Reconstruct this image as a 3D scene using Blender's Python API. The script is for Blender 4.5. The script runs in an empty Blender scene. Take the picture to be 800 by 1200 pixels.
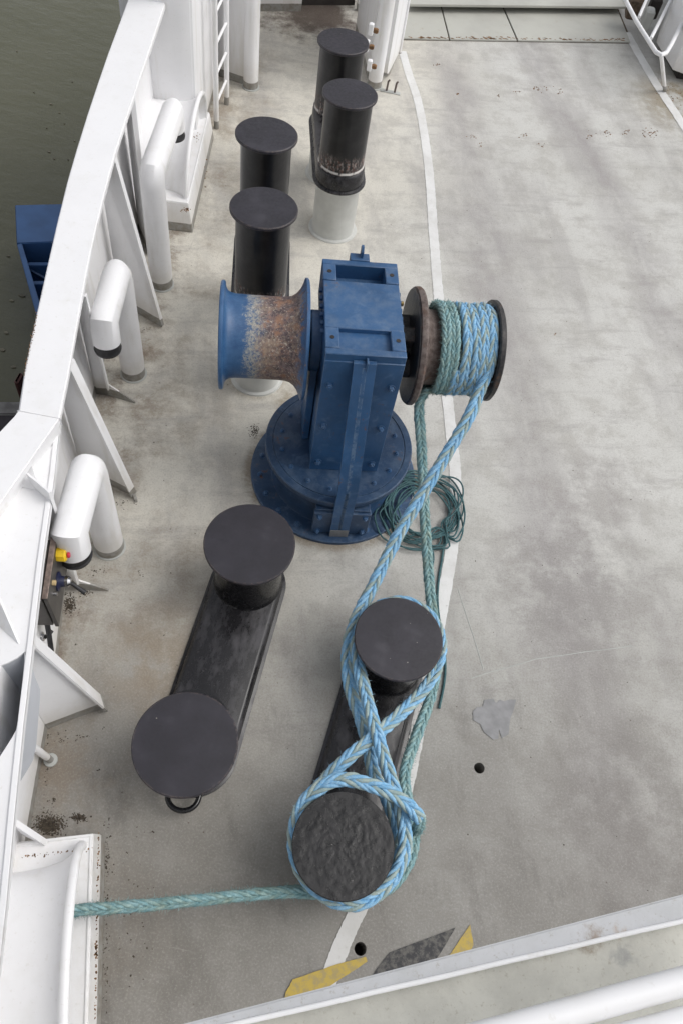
import bpy, bmesh, math, random
from mathutils import Vector, Matrix, noise
random.seed(7)
S = bpy.context.scene
COL = S.collection
R_ = math.radians

# ------------------------------------------------------------------ camera
CAM_H, F_PX = 5.2, 927.58                     # height above deck, focal length in pixels of an 800x1200 frame
PITCH, ROLL = R_(56.986), R_(-12.44)
fw = Vector((0, math.cos(PITCH), -math.sin(PITCH)))
rt = Vector((1, 0, 0))
dn = -(rt.cross(fw))
cr, sr = math.cos(ROLL), math.sin(ROLL)
r2 = cr * rt + sr * dn
d2 = -sr * rt + cr * dn
cam = bpy.data.cameras.new('camera')
cam_ob = bpy.data.objects.new('camera', cam)
COL.objects.link(cam_ob)
cam.sensor_fit = 'VERTICAL'; cam.sensor_height = 24; cam.lens = F_PX / 1200 * 24
cam.clip_start = 0.05; cam.clip_end = 2000
M = Matrix((r2, -d2, -fw)).transposed().to_4x4()
M.translation = (0, 0, CAM_H)
cam_ob.matrix_world = M
S.camera = cam_ob

# ------------------------------------------------------------------ sky and sun (thin overcast)
W_ = bpy.data.worlds.new('World'); S.world = W_; W_.use_nodes = True
nt = W_.node_tree
bg = nt.nodes['Background']
sky = nt.nodes.new('ShaderNodeTexSky'); sky.sky_type = 'NISHITA'; sky.sun_disc = False
SUN_EL, SUN_AZ = 52, 78                       # degrees; azimuth clockwise from +Y
sky.sun_elevation = R_(SUN_EL); sky.sun_rotation = R_(SUN_AZ)
sky.air_density = 1.0; sky.dust_density = 4.0; sky.ozone_density = 1.0
hs = nt.nodes.new('ShaderNodeHueSaturation'); hs.inputs['Saturation'].default_value = 0.22
nt.links.new(sky.outputs[0], hs.inputs['Color']); nt.links.new(hs.outputs[0], bg.inputs[0])
bg.inputs[1].default_value = 0.15
sun = bpy.data.lights.new('sun', 'SUN'); sun.energy = 0.5; sun.angle = R_(42); sun.color = (1, .975, .94)
so = bpy.data.objects.new('sun', sun); COL.objects.link(so)
az, el = R_(SUN_AZ), R_(SUN_EL)
sd = Vector((math.sin(az) * math.cos(el), math.cos(az) * math.cos(el), math.sin(el)))
so.rotation_euler = sd.to_track_quat('Z', 'Y').to_euler()
so.location = (0, 0, 20)
S.view_settings.view_transform = 'Standard'; S.view_settings.look = 'None'
S.view_settings.gamma = 1; S.view_settings.exposure = 0.24


def W(px, py, z=0.0):
    """point at height z that the photograph shows at pixel (px, py)"""
    ray = fw + r2 * ((px - 400) / F_PX) + d2 * ((py - 600) / F_PX)
    k = (z - CAM_H) / ray.z
    return Vector((ray.x * k, ray.y * k, z))


# ------------------------------------------------------------------ object helpers
def tag(o, label=None, cat=None, group=None, kind=None):
    if label: o['label'] = label
    if cat: o['category'] = cat
    if group: o['group'] = group
    if kind: o['kind'] = kind
    return o


def thing(name, label, cat, loc=(0, 0, 0), rz=0, group=None, rot=None):
    o = bpy.data.objects.new(name, None); COL.objects.link(o)
    o.location = loc; o.rotation_euler = rot if rot else (0, 0, rz)
    o.empty_display_size = .1
    return tag(o, label, cat, group)


class MB:
    def __init__(s): s.v = []; s.f = []; s.mi = []; s.m = 0

    def add(s, vs, fs):
        n = len(s.v); s.v += [tuple(v) for v in vs]
        s.f += [tuple(i + n for i in f) for f in fs]; s.mi += [s.m] * len(fs); return s

    def box(s, c, size, ax=None):
        c = Vector(c); X, Y, Z = ax if ax else (Vector((1, 0, 0)), Vector((0, 1, 0)), Vector((0, 0, 1)))
        a, b, d = size[0] / 2, size[1] / 2, size[2] / 2
        vs = [c + X * i * a + Y * j * b + Z * k * d for k in (-1, 1) for j in (-1, 1) for i in (-1, 1)]
        return s.add(vs, [(0, 2, 3, 1), (4, 5, 7, 6), (0, 1, 5, 4), (2, 6, 7, 3), (0, 4, 6, 2), (1, 3, 7, 5)])

    def rbox(s, c, size, ax=None, r=.01):
        """box with chamfered vertical edges and chamfered top/bottom rims"""
        c = Vector(c); X, Y, Z = ax if ax else (Vector((1, 0, 0)), Vector((0, 1, 0)), Vector((0, 0, 1)))
        a, b, d = size[0] / 2, size[1] / 2, size[2] / 2
        r = min(r, a * .8, b * .8, d * .8)
        def ring(i, z):
            aa, bb = a - i, b - i
            q = r * .7
            pts = [(aa, -bb + q), (aa, bb - q), (aa - q, bb), (-aa + q, bb), (-aa, bb - q), (-aa, -bb + q), (-aa + q, -bb), (aa - q, -bb)]
            return [c + X * x + Y * y + Z * z for x, y in pts]
        rs = [ring(r, -d), ring(0, -d + r), ring(0, d - r), ring(r, d)]
        vs = [p for q in rs for p in q]
        fs = [tuple(range(7, -1, -1)), tuple(range(24, 32))]
        for k in range(3):
            for i in range(8):
                j = (i + 1) % 8
                fs.append((k * 8 + i, k * 8 + j, k * 8 + 8 + j, k * 8 + 8 + i))
        return s.add(vs, fs)

    def prism(s, poly, z0, z1):
        """poly: list of (x,y), counter-clockwise; extruded z0..z1"""
        n = len(poly)
        vs = [(p[0], p[1], z0) for p in poly] + [(p[0], p[1], z1) for p in poly]
        fs = [tuple(range(n - 1, -1, -1)), tuple(range(n, 2 * n))]
        fs += [(i, (i + 1) % n, n + (i + 1) % n, n + i) for i in range(n)]
        return s.add(vs, fs)

    def slab(s, pts, t):
        """planar 3D outline given a thickness t along its normal (centred)"""
        pts = [Vector(p) for p in pts]; n = len(pts)
        nn = Vector((0, 0, 0))
        for i in range(n):
            nn += (pts[i] - pts[0]).cross(pts[(i + 1) % n] - pts[0])
        nn.normalize()
        vs = [p - nn * t / 2 for p in pts] + [p + nn * t / 2 for p in pts]
        fs = [tuple(range(n - 1, -1, -1)), tuple(range(n, 2 * n))]
        fs += [(i, (i + 1) % n, n + (i + 1) % n, n + i) for i in range(n)]
        return s.add(vs, fs)

    def tube(s, pts, r, n=12, caps=True, closed=False, ring=None):
        """round bar through the points, mitred at corners"""
        pts = [Vector(p) for p in pts]; m = len(pts)
        rr = r if isinstance(r, (list, tuple)) else [r] * m
        tang = []
        for i in range(m):
            if closed: a, b = pts[i - 1], pts[(i + 1) % m]
            else: a, b = pts[max(i - 1, 0)], pts[min(i + 1, m - 1)]
            d1 = (pts[i] - a); d3 = (b - pts[i])
            d1 = d1.normalized() if d1.length > 1e-9 else d3.normalized()
            d3 = d3.normalized() if d3.length > 1e-9 else d1
            t = (d1 + d3); tang.append((t.normalized() if t.length > 1e-6 else d1, max(.35, d1.dot((d1 + d3).normalized()))))
        ref = Vector((0, 0, 1)) if abs(tang[0][0].z) < .9 else Vector((1, 0, 0))
        u = (ref - tang[0][0] * ref.dot(tang[0][0])).normalized()
        rings = []; prev_dir = None
        for i in range(m):
            t, k = tang[i]
            u = (u - t * u.dot(t)).normalized(); v = t.cross(u)
            # mitre: stretch in the bend plane
            bend = None
            if 0 < i < m - 1 or closed:
                d1 = (pts[i] - pts[i - 1]).normalized(); d3 = (pts[(i + 1) % m] - pts[i]).normalized()
                bd = d3 - d1
                if bd.length > 1e-4: bend = bd.normalized()
            row = []
            for j in range(n):
                a = 2 * math.pi * j / n
                p = (u * math.cos(a) + v * math.sin(a)) * rr[i]
                if bend is not None: p = p + bend * p.dot(bend) * (1 / k - 1)
                row.append(pts[i] + p)
            rings.append(row)
        vs = [p for q in rings for p in q]; fs = []
        for i in range(m if closed else m - 1):
            for j in range(n):
                a, b = i * n + j, i * n + (j + 1) % n
                c, d = ((i + 1) % m) * n + (j + 1) % n, ((i + 1) % m) * n + j
                fs.append((a, b, c, d))
        if caps and not closed:
            fs.append(tuple(range(n - 1, -1, -1))); fs.append(tuple((m - 1) * n + j for j in range(n)))
        return s.add(vs, fs)

    def lathe(s, prof, c=(0, 0, 0), ax=(0, 0, 1), n=48, a0=0, a1=2 * math.pi, wob=0):
        """revolve (radius, height) profile about axis ax through c"""
        c = Vector(c); ax = Vector(ax).normalized()
        ref = Vector((0, 0, 1)) if abs(ax.z) < .9 else Vector((1, 0, 0))
        u = (ref - ax * ref.dot(ax)).normalized(); v = ax.cross(u)
        full = abs(a1 - a0 - 2 * math.pi) < 1e-6; m = n if full else n + 1
        vs = []
        for (r, h) in prof:
            for j in range(m):
                a = a0 + (a1 - a0) * j / n
                vs.append(c + ax * h + (u * math.cos(a) + v * math.sin(a)) * r)
        fs = []
        for i in range(len(prof) - 1):
            for j in range(n):
                k = (j + 1) % m
                if prof[i][0] < 1e-6:
                    fs.append((i * m + j, (i + 1) * m + k, (i + 1) * m + j)[::-1]); continue
                if prof[i + 1][0] < 1e-6:
                    fs.append((i * m + j, i * m + k, (i + 1) * m + k)); continue
                fs.append((i * m + j, i * m + k, (i + 1) * m + k, (i + 1) * m + j))
        return s.add(vs, fs)

    def build(s, name, mat, parent=None, smooth=35, bevel=0, kind=None, label=None):
        me = bpy.data.meshes.new(name); me.from_pydata(s.v, [], s.f)
        mats = mat if isinstance(mat, (list, tuple)) else [mat]
        for m_ in mats: me.materials.append(m_)
        if len(mats) > 1: me.polygons.foreach_set('material_index', s.mi)
        bm = bmesh.new(); bm.from_mesh(me)
        bmesh.ops.remove_doubles(bm, verts=bm.verts, dist=1e-5)
        if bevel:
            es = [e for e in bm.edges if len(e.link_faces) == 2 and e.calc_face_angle(0) > R_(30)]
            bmesh.ops.bevel(bm, geom=es, offset=bevel, segments=2, affect='EDGES', clamp_overlap=True)
        bmesh.ops.recalc_face_normals(bm, faces=bm.faces)
        if smooth:
            for f in bm.faces: f.smooth = True
            for e in bm.edges:
                if len(e.link_faces) == 2 and e.calc_face_angle(0) > R_(smooth): e.smooth = False
        bm.to_mesh(me); bm.free(); me.update()
        o = bpy.data.objects.new(name, me); COL.objects.link(o)
        if parent: o.parent = parent
        if kind: o['kind'] = kind
        if label: o['label'] = label
        return o


def copy_tree(o, parent=None):
    c = o.copy(); COL.objects.link(c)
    if parent: c.parent = parent
    for ch in [k for k in bpy.data.objects if k.parent == o and k != c]:
        copy_tree(ch, c)
    return c


def copy_part(o, parent, M_):
    c = o.copy(); COL.objects.link(c); c.parent = parent; c.matrix_local = M_
    return c


# ------------------------------------------------------------------ materials
class Mat:
    """small wrapper for building a node material"""
    def __init__(s, name, rough=.5, metal=0, spec=.5):
        s.m = bpy.data.materials.new(name); s.m.use_nodes = True
        s.t = s.m.node_tree; s.b = s.t.nodes['Principled BSDF']
        s.b.inputs['Roughness'].default_value = rough; s.b.inputs['Metallic'].default_value = metal
        s.b.inputs['Specular IOR Level'].default_value = spec
        s._pos = None

    def n(s, t, **k):
        x = s.t.nodes.new(t)
        for a, b in k.items(): setattr(x, a, b)
        return x

    def set(s, sock, v):
        if isinstance(v, (int, float, tuple, list)):
            if isinstance(v, (tuple, list)) and len(v) == 3 and sock.type == 'RGBA': v = (*v, 1)
            sock.default_value = v
        else: s.t.links.new(v, sock)

    def pos(s):
        if not s._pos: s._pos = s.n('ShaderNodeNewGeometry').outputs['Position']
        return s._pos

    def obj(s): return s.n('ShaderNodeTexCoord').outputs['Object']

    def mapped(s, vec, scale=(1, 1, 1), rot=(0, 0, 0), loc=(0, 0, 0)):
        x = s.n('ShaderNodeMapping'); s.set(x.inputs[0], vec)
        x.inputs['Scale'].default_value = scale; x.inputs['Rotation'].default_value = rot; x.inputs['Location'].default_value = loc
        return x.outputs[0]

    def noise(s, vec, scale, detail=4, rough=.55, dist=0):
        x = s.n('ShaderNodeTexNoise'); s.set(x.inputs['Vector'], vec)
        x.inputs['Scale'].default_value = scale; x.inputs['Detail'].default_value = detail
        x.inputs['Roughness'].default_value = rough; x.inputs['Distortion'].default_value = dist
        return x.outputs['Fac']

    def vor(s, vec, scale, feature='F1'):
        x = s.n('ShaderNodeTexVoronoi'); x.feature = feature; s.set(x.inputs['Vector'], vec)
        x.inputs['Scale'].default_value = scale
        return x.outputs['Distance']

    def ramp(s, v, a, b, lo=0., hi=1.):
        x = s.n('ShaderNodeMapRange'); x.interpolation_type = 'SMOOTHSTEP'
        s.set(x.inputs['Value'], v); s.set(x.inputs['From Min'], a); s.set(x.inputs['From Max'], b)
        s.set(x.inputs['To Min'], lo); s.set(x.inputs['To Max'], hi)
        return x.outputs[0]

    def math(s, op, a, b=0, c=0):
        x = s.n('ShaderNodeMath', operation=op)
        s.set(x.inputs[0], a); s.set(x.inputs[1], b)
        if op in ('MULTIPLY_ADD', 'COMPARE'): s.set(x.inputs[2], c)
        return x.outputs[0]

    def mix(s, f, a, b, mode='MIX'):
        x = s.n('ShaderNodeMix', data_type='RGBA', blend_type=mode)
        s.set(x.inputs[0], f); s.set(x.inputs[6], a); s.set(x.inputs[7], b)
        return x.outputs[2]

    def sep(s, v):
        x = s.n('ShaderNodeSeparateXYZ'); s.set(x.inputs[0], v); return x.outputs

    def edge(s, radius=.006):
        b = s.n('ShaderNodeBevel'); b.samples = 4; b.inputs['Radius'].default_value = radius
        d = s.n('ShaderNodeVectorMath', operation='DOT_PRODUCT')
        s.t.links.new(b.outputs[0], d.inputs[0]); s.t.links.new(s.n('ShaderNodeNewGeometry').outputs['Normal'], d.inputs[1])
        return s.ramp(d.outputs['Value'], .995, .90, 0, 1)

    def bump(s, h, strength=.3, dist=.01):
        x = s.n('ShaderNodeBump'); s.set(x.inputs['Height'], h)
        x.inputs['Strength'].default_value = strength; x.inputs['Distance'].default_value = dist
        s.t.links.new(x.outputs[0], s.b.inputs['Normal'])

    def out(s, col=None, rough=None):
        if col is not None: s.set(s.b.inputs['Base Color'], col)
        if rough is not None: s.set(s.b.inputs['Roughness'], rough)
        return s.m


def simple(name, col, rough=.5, metal=0, var=.15, scale=12, bump=.0):
    k = Mat(name, rough, metal)
    n = k.noise(k.pos(), scale, 5)
    c = k.mix(k.ramp(n, .3, .7), tuple(x * (1 - var) for x in col), tuple(min(1, x * (1 + var)) for x in col))
    if bump: k.bump(k.noise(k.pos(), scale * 4, 4), bump, .005)
    return k.out(c)


def make_white():
    k = Mat('white_ship_paint', .42)
    p = k.pos()
    n1 = k.noise(p, 2.2, 6, .6); n2 = k.noise(p, 45, 3)
    c = k.mix(k.ramp(n1, .35, .75), (.83, .83, .84), (.79, .79, .80))
    c = k.mix(k.math('MULTIPLY', k.ramp(n2, .62, .72), .25), c, (.60, .58, .53))
    st = k.noise(k.mapped(p, (9, 9, 1.2)), 1.0, 5)
    c = k.mix(k.math('MULTIPLY', k.math('MULTIPLY', k.ramp(st, .50, .72), k.ramp(k.math('ABSOLUTE', k.sep(k.n('ShaderNodeNewGeometry').outputs['Normal'])[2]), .3, .8, 1, .25)), .42), c, (.58, .56, .50))
    lowz = k.ramp(k.math('ADD', k.sep(p)[2], k.math('MULTIPLY', k.noise(p, 6, 7, .75), .5)), .33, .62, 1, 0)
    c = k.mix(k.math('MULTIPLY', lowz, .30), c, (.52, .47, .38))
    # sparse rust specks
    r = k.math('MULTIPLY', k.ramp(k.noise(p, 14, 6, .7), .70, .76), k.ramp(k.noise(p, 1.7, 2), .52, .66))
    c = k.mix(r, c, (.28, .13, .045))
    # grey boot-topping band painted where everything meets the deck
    z = k.sep(p)[2]
    zz = k.math('ADD', z, k.math('MULTIPLY', k.noise(p, 9, 3), .012))
    f = k.ramp(zz, .094, .099, 1, 0)
    g = k.mix(k.ramp(k.noise(p, 20, 5), .35, .7), (.30, .295, .275), (.22, .20, .17))
    c = k.mix(f, c, g)
    k.bump(k.noise(p, 30, 4), .08, .004)
    return k.out(c, k.ramp(n1, .3, .7, .36, .55))


RX, RY = W(368, 14).x, W(368, 14).y


def make_deck():
    k = Mat('worn_deck_coating', .62, 0, .4)
    p = k.pos()
    q = k.mapped(p, (1, 1, 1), (0, 0, R_(-17)))         # y runs along the car lane
    px, py, pz = k.sep(p)
    lo = k.noise(p, .55, 5, .6); mid = k.noise(p, 3.1, 9, .72); hi = k.noise(p, 22, 7, .78)
    mul = lambda *a: k.math('MULTIPLY', *a)
    c = k.mix(k.ramp(lo, .33, .68), (.505, .50, .470), (.575, .572, .545))
    # strip left of the line is warmer; colour also lightened to offset winch shade
    lft = k.ramp(k.math('ADD', px, k.math('MULTIPLY_ADD', lo, 1.0, -.5)), -.9, .9, 1, 0)
    c = k.mix(mul(lft, .8), c, (.66, .63, .55))
    c = k.mix(mul(k.ramp(mid, .44, .62), .50), c, (.37, .355, .325))
    # long soft tyre smears along the lane
    st = k.noise(k.mapped(q, (1.5, .30, 1)), 1.3, 7, .62)
    c = k.mix(mul(k.ramp(st, .46, .64), .46), c, (.33, .315, .305))
    def track(x0, y0, slope, w):
        d = k.math('SUBTRACT', px, k.math('MULTIPLY_ADD', k.math('SUBTRACT', y0, py), slope, x0))
        d = k.math('ADD', d, k.math('MULTIPLY_ADD', k.noise(p, .9, 6, .6), .8, -.4))
        return k.ramp(k.math('ABSOLUTE', d), 0, w, 1, 0)
    tr = k.math('MAXIMUM', track(.3, 9.5, .235, .46), track(1.15, 11, .37, .48))
    tr = mul(tr, k.ramp(k.noise(k.mapped(q, (1.3, .55, 1)), 1.1, 7, .7), .30, .60))
    c = k.mix(mul(tr, .62), c, (.270, .250, .252))
    # cross scuffs
    cs = k.noise(k.mapped(q, (.45, 2.4, 1)), 2.1, 8, .72)
    c = k.mix(mul(k.ramp(cs, .52, .66), .42), c, (.31, .295, .285))
    # nearer deck is more soiled, with shade from behind the viewer painted in
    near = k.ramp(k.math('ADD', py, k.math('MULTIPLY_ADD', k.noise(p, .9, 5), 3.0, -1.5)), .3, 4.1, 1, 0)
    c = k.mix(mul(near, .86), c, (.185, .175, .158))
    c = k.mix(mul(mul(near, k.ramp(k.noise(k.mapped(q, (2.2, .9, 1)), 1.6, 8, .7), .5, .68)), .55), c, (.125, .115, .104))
    # brown grime in the scuppers along the bulwark
    e = k.math('ADD', px, mul(py, .12))
    ed = k.ramp(k.math('ADD', e, k.math('MULTIPLY_ADD', mid, 1.3, -.65)), -1.5, .15, 1, 0)
    gr = mul(ed, k.ramp(k.noise(p, 1.6, 9, .74), .45, .66))
    c = k.mix(mul(gr, .72), c, (.215, .165, .115))
    rd = k.ramp(k.math('ADD', e, mul(hi, .28)), -1.30, -1.02, 1, 0)
    c = k.mix(mul(mul(rd, k.ramp(k.noise(p, 5, 8, .75), .47, .64)), .65), c, (.15, .10, .065))
    # rust and grime rings weeping from the machinery feet
    def ringd(x, y, r0, r1, amt, cc):
        nonlocal c
        vd = k.n('ShaderNodeVectorMath', operation='DISTANCE'); k.set(vd.inputs[0], k.mapped(p, (1, 1, 0))); vd.inputs[1].default_value = (x, y, 0)
        f = k.ramp(k.math('ADD', vd.outputs['Value'], mul(k.noise(p, 9, 7, .75), .10)), r0, r1, 1, 0)
        c = k.mix(mul(mul(f, k.ramp(mid, .36, .56)), amt), c, cc)
    ringd(-.13, 3.72, .72, .80, .7, (.20, .155, .10))
    ringd(-.72, 6.7, .25, .33, .6, (.24, .18, .11)); ringd(-.97, 4.56, .25, .36, .5, (.24, .19, .12))
    ringd(-.60, 4.35, .10, .30, .7, (.27, .20, .115))
    ringd(1.85, 3.15, .25, 1.0, .55, (.235, .22, .215)); ringd(2.25, 1.5, .3, .95, .55, (.20, .185, .175)); ringd(2.0, 4.1, .2, .7, .4, (.27, .25, .245))
    ringd(1.45, 1.0, .1, .5, .4, (.20, .19, .175)); ringd(-.35, .35, .2, 1.0, .4, (.16, .15, .13)); ringd(-1.0, 1.9, .15, .65, .5, (.24, .185, .12)); ringd(-.9, 2.7, .1, .5, .4, (.26, .20, .14))
    ringd(3.25, 10.6, .30, 1.1, .8, (.24, .195, .12))
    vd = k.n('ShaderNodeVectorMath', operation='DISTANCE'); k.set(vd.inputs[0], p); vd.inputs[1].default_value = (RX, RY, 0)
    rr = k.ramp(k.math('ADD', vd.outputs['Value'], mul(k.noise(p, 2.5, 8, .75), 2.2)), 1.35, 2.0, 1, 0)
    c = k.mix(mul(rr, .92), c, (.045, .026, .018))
    # scratches
    sc = k.noise(k.mapped(p, (1.2, 38, 1), (0, 0, R_(24))), 1, 3, .5)
    c = k.mix(mul(k.ramp(sc, .70, .76), .22), c, (.50, .49, .46))
    sc2 = k.noise(k.mapped(p, (44, 1.5, 1), (0, 0, R_(-33))), 1, 3, .5)
    c = k.mix(mul(k.ramp(sc2, .72, .78), .28), c, (.22, .205, .19))
    # grit and non-slip grain
    g = k.noise(p, 75, 6, .82)
    c = k.mix(mul(k.ramp(g, .50, .64), .42), c, (.19, .175, .155))
    g2 = k.noise(p, 28, 8, .85)
    c = k.mix(mul(k.ramp(g2, .52, .66), .30), c, (.21, .19, .16))
    c = k.mix(mul(k.ramp(g, .50, .36), .20), c, (.62, .61, .57))
    sp = mul(k.ramp(k.vor(p, 8.5), .03, .06, 1, 0), k.ramp(k.noise(p, 3, 3), .48, .58))
    c = k.mix(mul(sp, .75), c, (.10, .075, .055))
    k.bump(k.math('ADD', k.noise(p, 130, 5, .75), mul(hi, .6)), .35, .004)
    return k.out(c, k.ramp(mid, .3, .7, .5, .75))


def make_line():
    k = Mat('worn_white_line_paint', .55)
    p = k.pos()
    c = k.mix(k.ramp(k.noise(p, 3, 6, .65), .38, .7), (.72, .72, .71), (.60, .595, .575))
    c = k.mix(k.math('MULTIPLY', k.ramp(k.noise(p, 38, 6, .75), .55, .72), .5), c, (.36, .34, .31))
    c = k.mix(k.math('MULTIPLY', k.ramp(k.sep(p)[1], .2, 2.2, 1, 0), .35), c, (.34, .33, .31))
    k.bump(k.noise(p, 120, 5, .7), .2, .003)
    return k.out(c)


def make_marking(name, col):
    k = Mat(name, .6)
    p = k.pos()
    c = k.mix(k.math('MULTIPLY', k.ramp(k.noise(p, 22, 7, .75), .44, .60), .45), col, (.20, .19, .165))
    return k.out(c)


def make_black(name, col, rough, cap=False):
    k = Mat(name, rough, 0, .5)
    o = k.pos()
    n1 = k.noise(o, 5, 6, .6, .3); n2 = k.noise(o, 40, 5, .7)
    c = k.mix(k.ramp(n1, .35, .7), col, tuple(x * 1.45 for x in col))
    if cap:
        sc = k.noise(k.mapped(o, (3, 26, 3), (0, 0, R_(35))), 2, 4, .6)
        c = k.mix(k.math('MULTIPLY', k.ramp(k.noise(o, 5, 8, .75), .54, .70), .35), c, (.075, .073, .084))
        c = k.mix(k.math('MULTIPLY', k.ramp(sc, .64, .76), .10), c, (.13, .125, .13))
        c = k.mix(k.math('MULTIPLY', k.ramp(k.vor(o, 13), .03, .06, .8, 0), k.ramp(k.noise(o, 4, 3), .45, .55)), c, (.34, .32, .28))
        e = k.edge(.012)
        c = k.mix(k.math('MULTIPLY', k.math('MULTIPLY', e, k.ramp(n2, .46, .58)), .6), c, (.17, .13, .11))
        k.bump(k.noise(o, 60, 5, .7), .10, .002)
    else:
        c = k.mix(k.math('MULTIPLY', k.ramp(n2, .64, .74), .4), c, (.08, .07, .068))
    return k.out(c, k.ramp(n2, .3, .7, rough * .75, min(1, rough * 1.3)))


def make_rough_cap():
    k = Mat('scarred_black_paint', .38)
    o = k.pos()
    n = k.noise(o, 9, 8, .7, 1.2)
    c = k.mix(k.ramp(n, .4, .7), (.005, .005, .0055), (.014, .0135, .015))
    c = k.mix(k.ramp(k.noise(o, 70, 4), .70, .74), c, (.2, .19, .18))
    k.bump(k.noise(o, 38, 7, .75, .6), .35, .006)
    return k.out(c, k.ramp(n, .3, .7, .20, .42))


def make_worn_post(z0, z1):
    """black post paint chafed through to primer and rust around height z0..z1 (its own coordinates)"""
    k = Mat('chafed_black_paint', .32)
    p = k.pos(); z = k.sep(p)[2]
    n = k.noise(k.mapped(p, (1, 1, .35)), 26, 8, .75)
    zz = k.math('ADD', z, k.math('MULTIPLY_ADD', n, .10, -.05))
    d = k.math('ABSOLUTE', k.math('SUBTRACT', zz, (z0 + z1) / 2))
    f = k.ramp(d, (z1 - z0) * .28, (z1 - z0) * .62, 1, 0)
    f = k.math('MULTIPLY', f, k.ramp(k.noise(k.mapped(p, (1, 1, .3)), 34, 7, .8), .47, .56))
    wear = k.mix(k.ramp(k.noise(p, 38, 4), .42, .56), (.10, .05, .038), (.27, .24, .225))
    wear = k.mix(k.ramp(k.noise(p, 80, 3), .6, .66), wear, (.30, .12, .08))
    base = k.mix(k.ramp(k.noise(p, 9, 6), .4, .7), (.006, .006, .007), (.016, .0155, .016))
    ln = k.ramp(k.math('ABSOLUTE', k.math('SUBTRACT', k.math('ADD', z, k.math('MULTIPLY', n, .012)), (z0 + z1) / 2)), .004, .012, 1, 0)
    c = k.mix(f, base, wear)
    c = k.mix(k.math('MULTIPLY', ln, k.ramp(k.noise(p, 12, 3), .4, .5)), c, (.55, .53, .50))
    k.bump(k.noise(p, 40, 5), .3, .004)
    return k.out(c, k.ramp(f, 0, 1, .3, .75))


def make_blue(name='blue_machine_paint', col=(.026, .086, .200), dark=1):
    k = Mat(name, .38, 0, .5)
    p = k.pos()
    n1 = k.noise(p, 3, 6, .6); n2 = k.noise(p, 30, 6, .72)
    c = k.mix(k.ramp(n1, .35, .7), tuple(x * 1.12 for x in col), tuple(x * .82 for x in col))
    c = k.mix(k.math('MULTIPLY', k.ramp(n2, .60, .74), .30), c, (.12, .17, .22))
    sm = k.noise(p, 7, 8, .7, .8)
    c = k.mix(k.math('MULTIPLY', k.ramp(sm, .52, .70), .38), c, (.13, .21, .33))
    e = k.edge()
    c = k.mix(k.math('MULTIPLY', k.math('MULTIPLY', e, k.ramp(n2, .40, .56)), .55), c, (.17, .24, .33))
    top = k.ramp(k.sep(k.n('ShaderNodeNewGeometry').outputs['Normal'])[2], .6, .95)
    c = k.mix(k.math('MULTIPLY', k.math('MULTIPLY', top, k.ramp(k.noise(p, 8, 8, .8), .42, .66)), .38), c, (.14, .19, .26))  # pale smudges on upward faces paint in the light from above
    r = k.math('MULTIPLY', k.ramp(k.noise(p, 16, 8, .72), .58, .66), k.ramp(k.noise(p, 2.3, 2), .50, .62))
    c = k.mix(k.math('MULTIPLY', r, .85), c, (.13, .06, .03))
    k.bump(k.noise(p, 50, 4), .12, .004)
    return k.out(c, k.ramp(n2, .3, .7, .32, .55))


def make_worn_barrel():
    """warping barrel: blue paint chafed to primer, bare metal and rust across its middle (x along the shaft)"""
    k = Mat('chafed_blue_barrel', .5)
    p = k.obj(); x = k.sep(p)[0]
    n = k.noise(p, 14, 9, .78, .4); nn = k.noise(k.mapped(p, (1, 3, 3)), 34, 6, .75)
    xx = k.math('ADD', x, k.math('MULTIPLY_ADD', n, .26, -.13))
    w = k.ramp(xx, -.79, -.66, 0, 1)
    w2 = k.ramp(xx, -.33, -.40, 0, 1)
    f = k.math('MULTIPLY', w, w2)
    spk = k.ramp(k.math('ADD', nn, k.math('MULTIPLY_ADD', f, .5, -.25)), .42, .54)
    base = k.mix(k.ramp(n, .3, .7), (.022, .075, .185), (.045, .12, .25))
    prim = k.mix(k.ramp(k.noise(p, 60, 5, .8), .42, .58), (.34, .33, .28), (.05, .11, .22))
    met = k.mix(k.ramp(k.noise(p, 22, 8, .8), .38, .62), (.062, .042, .045), (.20, .15, .15))
    met = k.mix(k.math('MULTIPLY', k.ramp(k.noise(p, 11, 8, .8), .48, .62), .75), met, (.27, .125, .055))
    met = k.mix(k.math('MULTIPLY', k.ramp(k.noise(p, 7, 7, .8), .50, .62), .6), met, (.36, .27, .19))
    met = k.mix(k.ramp(k.noise(p, 70, 5, .85), .56, .62), met, (.50, .45, .38))
    prim = k.mix(k.ramp(k.noise(p, 50, 6, .8), .52, .60), prim, (.48, .45, .37))
    core = k.ramp(xx, -.70, -.58, 0, 1)
    wear = k.mix(core, prim, met)
    c = k.mix(k.math('MULTIPLY', f, spk), base, wear)
    k.bump(k.math('ADD', n, nn), .35, .006)
    return k.out(c, k.ramp(f, 0, 1, .35, .6))


def make_steel(name, a, b, rough=.55):
    k = Mat(name, rough, .25)
    p = k.pos()
    c = k.mix(k.ramp(k.noise(p, 24, 8, .78), .38, .62), a, b)
    c = k.mix(k.math('MULTIPLY', k.ramp(k.noise(p, 9, 6, .7), .56, .7), .6), c, (.15, .065, .03))
    k.bump(k.noise(p, 60, 6, .75), .4, .004)
    return k.out(c)


def make_rope(name, a, b, fib, grime):
    k = Mat(name, .8, 0, .2)
    p = k.pos()
    n = k.noise(p, 24, 6, .75); n2 = k.noise(p, 170, 3, .6)
    c = k.mix(k.ramp(n, .36, .66), a, b)
    c = k.mix(k.math('MULTIPLY', k.ramp(n2, .48, .7), .42), c, fib)
    c = k.mix(k.math('MULTIPLY', k.ramp(k.noise(p, 7, 6, .7), .50, .68), .55), c, grime)
    k.bump(n2, .6, .003)
    return k.out(c)


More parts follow.
